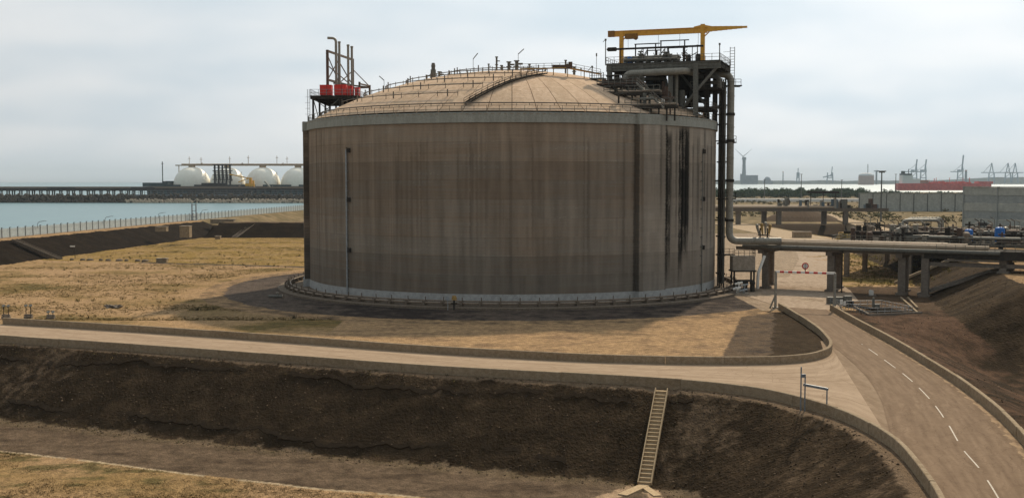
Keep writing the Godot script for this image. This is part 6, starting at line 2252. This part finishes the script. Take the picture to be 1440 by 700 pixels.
func make_growth() -> void:
	rng.seed = 314
	var xf := []
	var cols := PackedColorArray()
	# dry grass of the field, thicker where the ground is green
	var patch := FastNoiseLite.new()
	patch.seed = 21; patch.frequency = .03; patch.fractal_octaves = 4
	while xf.size() < 15000:
		var z := -168.0 - pow(rng.randf(), 1.6) * 240.0
		var x := rng.randf_range(-130, -22)
		var e := crest_x(z) + 14.0 - x
		if e > -.5: continue
		if Vector2(x, z + 227.0).length() < 63.0: continue
		if side_distance(Vector2(x, z), INNER) > -1.0 and z > -180: continue
		var pn := patch.get_noise_2d(x * .5, z * 1.6)
		if rng.randf() > .35 + pn * 1.3: continue
		var s := rng.randf_range(.5, 1.2)
		xf.append(Transform3D(Basis(Vector3.UP, rng.randf() * TAU).scaled(Vector3(s * 1.4, s, s * 1.4)), Vector3(x, height(x, z) - .02, z)))
		var g := rng.randf()
		var c := Color(.42, .3, .14).lerp(Color(.17, .15, .06), clampf(g * .5 + pn, 0, 1))
		cols.append(c)
	scatter("dry_grass", "dry straw-coloured grass of the field left of the tank", "grass", blades(9, .17, .4, .03, 1), tint_mat(), xf, cols)
	xf = []; cols = PackedColorArray()
	for i in 600:
		var z := rng.randf_range(-330, -168)
		var x := rng.randf_range(-118, -30)
		if crest_x(z) + 14.0 - x > -1.0 or Vector2(x, z + 227.0).length() < 64.0 or side_distance(Vector2(x, z), INNER) > -1.5: continue
		if patch.get_noise_2d(x * 2.0 + 90, z * 2.0) < .12: continue
		var s := rng.randf_range(.7, 1.9)
		xf.append(Transform3D(Basis(Vector3.UP, rng.randf() * TAU).scaled(Vector3(s, s, s)), Vector3(x, height(x, z) - .02, z)))
		cols.append(Color(.2, .15, .06).lerp(Color(.075, .07, .03), rng.randf()))
	scatter("weeds", "taller olive weeds standing in the dry field", "weeds", blades(12, .42, .3, .035, 7), tint_mat(), xf, cols)
	xf = []; cols = PackedColorArray()
	# lower ground, foreground left
	xf = []; cols = PackedColorArray()
	while xf.size() < 9000:
		var x := rng.randf_range(-66, 4)
		var z := rng.randf_range(-128, -88)
		var d := side_distance(Vector2(x, z), OUTER)
		if d < 24.2 or d > 60: continue
		var pn := patch.get_noise_2d(x * 1.4 + 400, z * 2.6)
		if rng.randf() > .3 + pn * 1.9: continue
		var s := rng.randf_range(.4, 1.0)
		xf.append(Transform3D(Basis(Vector3.UP, rng.randf() * TAU).scaled(Vector3(s * 1.4, s * .8, s * 1.4)), Vector3(x, height(x, z) - .02, z)))
		cols.append(Color(.38, .27, .15).lerp(Color(.12, .095, .042), clampf(rng.randf() * .5 + pn * 1.2, 0, 1)))
	scatter("dry_grass", "short dry grass on the low ground in the bottom left corner", "grass", blades(9, .15, .3, .025, 2), tint_mat(), xf, cols)
	# clods and stones on the dark bank and the right-hand slopes
	for part in 2:
		xf = []; cols = PackedColorArray()
		var want := 9000 if part == 0 else 4000
		var tries := 0
		while xf.size() < want and tries < 200000:
			tries += 1
			var x := rng.randf_range(-76, 32) if part == 0 else rng.randf_range(42, 92)
			var z := rng.randf_range(-150, -78) if part == 0 else rng.randf_range(-215, -85)
			var y := height(x, z)
			if part == 0 and (zO < .8 or zO > 14.5): continue
			if part == 1 and not (zR > 1.0 and z > -182 or zD > 0): continue
			var s := .02 + pow(rng.randf(), 4.0) * .07
			var bs := Basis.from_euler(Vector3(rng.randf() * 6, rng.randf() * 6, rng.randf() * 6)).scaled(Vector3(s * 1.5, s, s * 1.2))
			xf.append(Transform3D(bs, Vector3(x, y + s * .2, z)))
			var g := rng.randf()
			cols.append(Color(.06, .042, .027).lerp(Color(.2, .145, .1), g * g * g))
		var rk := MB.new()
		rock_shape(rk, 9)
		scatter("soil_clods", "dark clods and stones scattered over the foreground bank" if part == 0 else "dark clods and stones on the slopes right of the road", "soil", rk.mesh(), tint_mat(), xf, cols)
	# weeds on bank edges and the yellow-green strip behind the bridge
	xf = []; cols = PackedColorArray()
	for i in 2600:
		var x := rng.randf_range(-72, 26)
		var z := rng.randf_range(-150, -95)
		var y := height(x, z)
		if not ((zO > 12.0 and zO < 15.0) or (zO > .8 and zO < 3.0 and rng.randf() < .5)): continue
		var s := rng.randf_range(.5, 1.1)
		xf.append(Transform3D(Basis(Vector3.UP, rng.randf() * TAU).scaled(Vector3(s, s, s)), Vector3(x, y - .02, z)))
		cols.append(Color(.17, .13, .06).lerp(Color(.07, .08, .03), rng.randf()))
	for i in 3000:
		var z := rng.randf_range(-330, -222)
		var x := rng.randf_range(62, 100)
		if x < 66.0 + (-z - 215.0) * .22: continue
		var s := rng.randf_range(.7, 1.8)
		xf.append(Transform3D(Basis(Vector3.UP, rng.randf() * TAU).scaled(Vector3(s, s, s)), Vector3(x, height(x, z) - .02, z)))
		cols.append(Color(.32, .24, .09).lerp(Color(.12, .12, .04), rng.randf()))
	scatter("weeds", "thin weeds along the edges of the banks", "weeds", blades(8, .3, .22, .03, 3), tint_mat(), xf, cols)
	xf = []; cols = PackedColorArray()
	for i in 2600:
		var z := -560.0 - pow(rng.randf(), .8) * 800.0
		var x := rng.randf_range(.19, .46) * -z
		if patch.get_noise_2d(x * .25, z * .25) < .02: continue
		var s := rng.randf_range(.5, 1.7)
		xf.append(Transform3D(Basis.from_euler(Vector3(rng.randf() * 6, rng.randf() * 6, rng.randf() * 6)).scaled(Vector3(s * 1.5, s, s * 1.5)), Vector3(x, s * .5, z)))
		cols.append(Color(.06, .06, .026).lerp(Color(.14, .115, .05), rng.randf()))
	scatter("scrub", "low olive scrub on the plain behind the far pipe rack", "scrub", leaf_clump(5), tint_mat(), xf, cols)
	# tree belt beyond the plant
	xf = []; cols = PackedColorArray()
	var crowns := []
	for i in 330:
		var cx := rng.randf_range(250, 760)
		crowns.append([cx, rng.randf_range(-1640, -1420), rng.randf_range(4.0, 8.0) * (1.0 if cx < 480 else .62)])
	for c in crowns:
		for k in 30:
			var u := Vector3(rng.randfn(), rng.randfn(), rng.randfn()).normalized() * pow(rng.randf(), .4)
			var s: float = c[2] * rng.randf_range(.22, .4)
			xf.append(Transform3D(Basis.from_euler(Vector3(rng.randf() * 6, rng.randf() * 6, rng.randf() * 6)).scaled(Vector3.ONE * s), Vector3(c[0] + u.x * c[2] * 1.4, c[2] * .75 + u.y * c[2] * .7, c[1] + u.z * c[2])))
			cols.append(Color(.035, .06, .03).lerp(Color(.075, .105, .045), rng.randf()))
	scatter("tree_belt", "dark green belt of trees and scrub beyond the plant", "trees", leaf_clump(4), tint_mat(), xf, cols)

func leaf_clump(seed_: int) -> ArrayMesh:
	var r := RandomNumberGenerator.new()
	r.seed = seed_
	var b := MB.new()
	for i in 26:
		var u := Vector3(r.randfn(), r.randfn(), r.randfn()).normalized()
		var p := u * pow(r.randf(), .5)
		var a := u.cross(Vector3(r.randfn(), r.randfn(), r.randfn())).normalized() * .3
		var c := u.cross(a).normalized() * .22
		var k := b.vert(p - a, u); b.vert(p + c, u); b.vert(p + a, u); b.vert(p - c, u)
		b.ix.append_array(PackedInt32Array([k, k + 1, k + 2, k, k + 2, k + 3]))
	return b.mesh()

# ------------------------------------------------------------------ sky
func make_sky(sun: Vector3) -> ImageTexture:
	var W := 1024
	var H := 512
	var f := FastNoiseLite.new()
	f.seed = 31; f.frequency = 1.0; f.fractal_octaves = 5; f.fractal_gain = .55
	var d := PackedFloat32Array()
	d.resize(W * H * 3)
	for y in H:
		var el := (.5 - (y + .5) / H) * PI
		for x in W:
			var az := (x + .5) / W * TAU   # the first column looks along -z
			var o := (y * W + x) * 3
			if el < 0.0:
				d[o] = .3; d[o + 1] = .32; d[o + 2] = .33
				continue
			var dir := Vector3(sin(az) * cos(el), sin(el), -cos(az) * cos(el))
			# thin cloud sheet seen from below: bands that close up towards the horizon
			var q := dir / (dir.y + .16)
			var n := f.get_noise_3d(q.x * .55, q.z * 1.1, 0.0) * .5 + .5
			var n2 := f.get_noise_3d(q.x * 1.7 + 40, q.z * 2.6, 3.0) * .5 + .5
			var cover := smoothstep(.25, .75, n * .75 + n2 * .3)
			var ang := acos(clampf(dir.dot(sun), -1, 1))
			var glow := exp(-ang * ang / .95)
			var c := SKY_BLUE.lerp(SKY_WHITE, clampf(cover * .75 + (1.0 - smoothstep(0.0, .22, el)) * .18, 0, 1))
			c *= SKY_DIM + glow * SKY_GLOW
			d[o] = c.x; d[o + 1] = c.y; d[o + 2] = c.z
	var im := Image.create_from_data(W, H, false, Image.FORMAT_RGBF, d.to_byte_array())
	return ImageTexture.create_from_image(im)

const SKY_BLUE := Vector3(.62, .72, .79)
const SKY_WHITE := Vector3(.93, .94, .94)
const SKY_DIM := .5
const SKY_GLOW := .93

func _ready() -> void:
	# camera
	var cam := Camera3D.new()
	cam.name = "camera"
	cam.fov = rad_to_deg(2.0 * atan(350.0 / 1600.0))
	cam.position = Vector3(0, 20.6, 0)
	cam.rotation.x = -atan(95.0 / 1600.0)
	cam.far = 60000.0; cam.near = .5
	add_child(cam)
	cam.current = true
	# sun and sky
	var toward := Vector3(15, 32, -37).normalized()
	var sun := DirectionalLight3D.new()
	sun.name = "sun"
	sun.light_energy = 1.35
	sun.light_color = Color(1.0, .93, .82)
	sun.light_angular_distance = 1.6
	sun.shadow_enabled = true
	add_child(sun)
	sun.look_at_from_position(toward * 100.0, Vector3.ZERO)
	make_noises()
	var env := Environment.new()
	env.background_mode = Environment.BG_SKY
	var sky := Sky.new()
	var pan := PanoramaSkyMaterial.new()
	pan.panorama = make_sky(toward)
	sky.sky_material = pan
	env.sky = sky
	env.tonemap_mode = Environment.TONE_MAPPER_LINEAR
	env.tonemap_exposure = 1.0
	env.sdfgi_enabled = true; env.ssao_enabled = true; env.ssil_enabled = true
	env.fog_enabled = true
	env.fog_density = .00005
	env.fog_light_color = Color(.86, .92, .96)
	var we := WorldEnvironment.new()
	we.environment = env
	add_child(we)

	make_materials()
	make_ground()
	make_bank_lips()
	make_sea()
	make_roads()
	make_tank()
	make_vent_platform()
	make_pump_platform()
	make_risers()
	make_bridge()
	make_plant()
	make_far_shore()
	make_gas_carrier()
	make_field()
	make_road_furniture()
	make_growth()
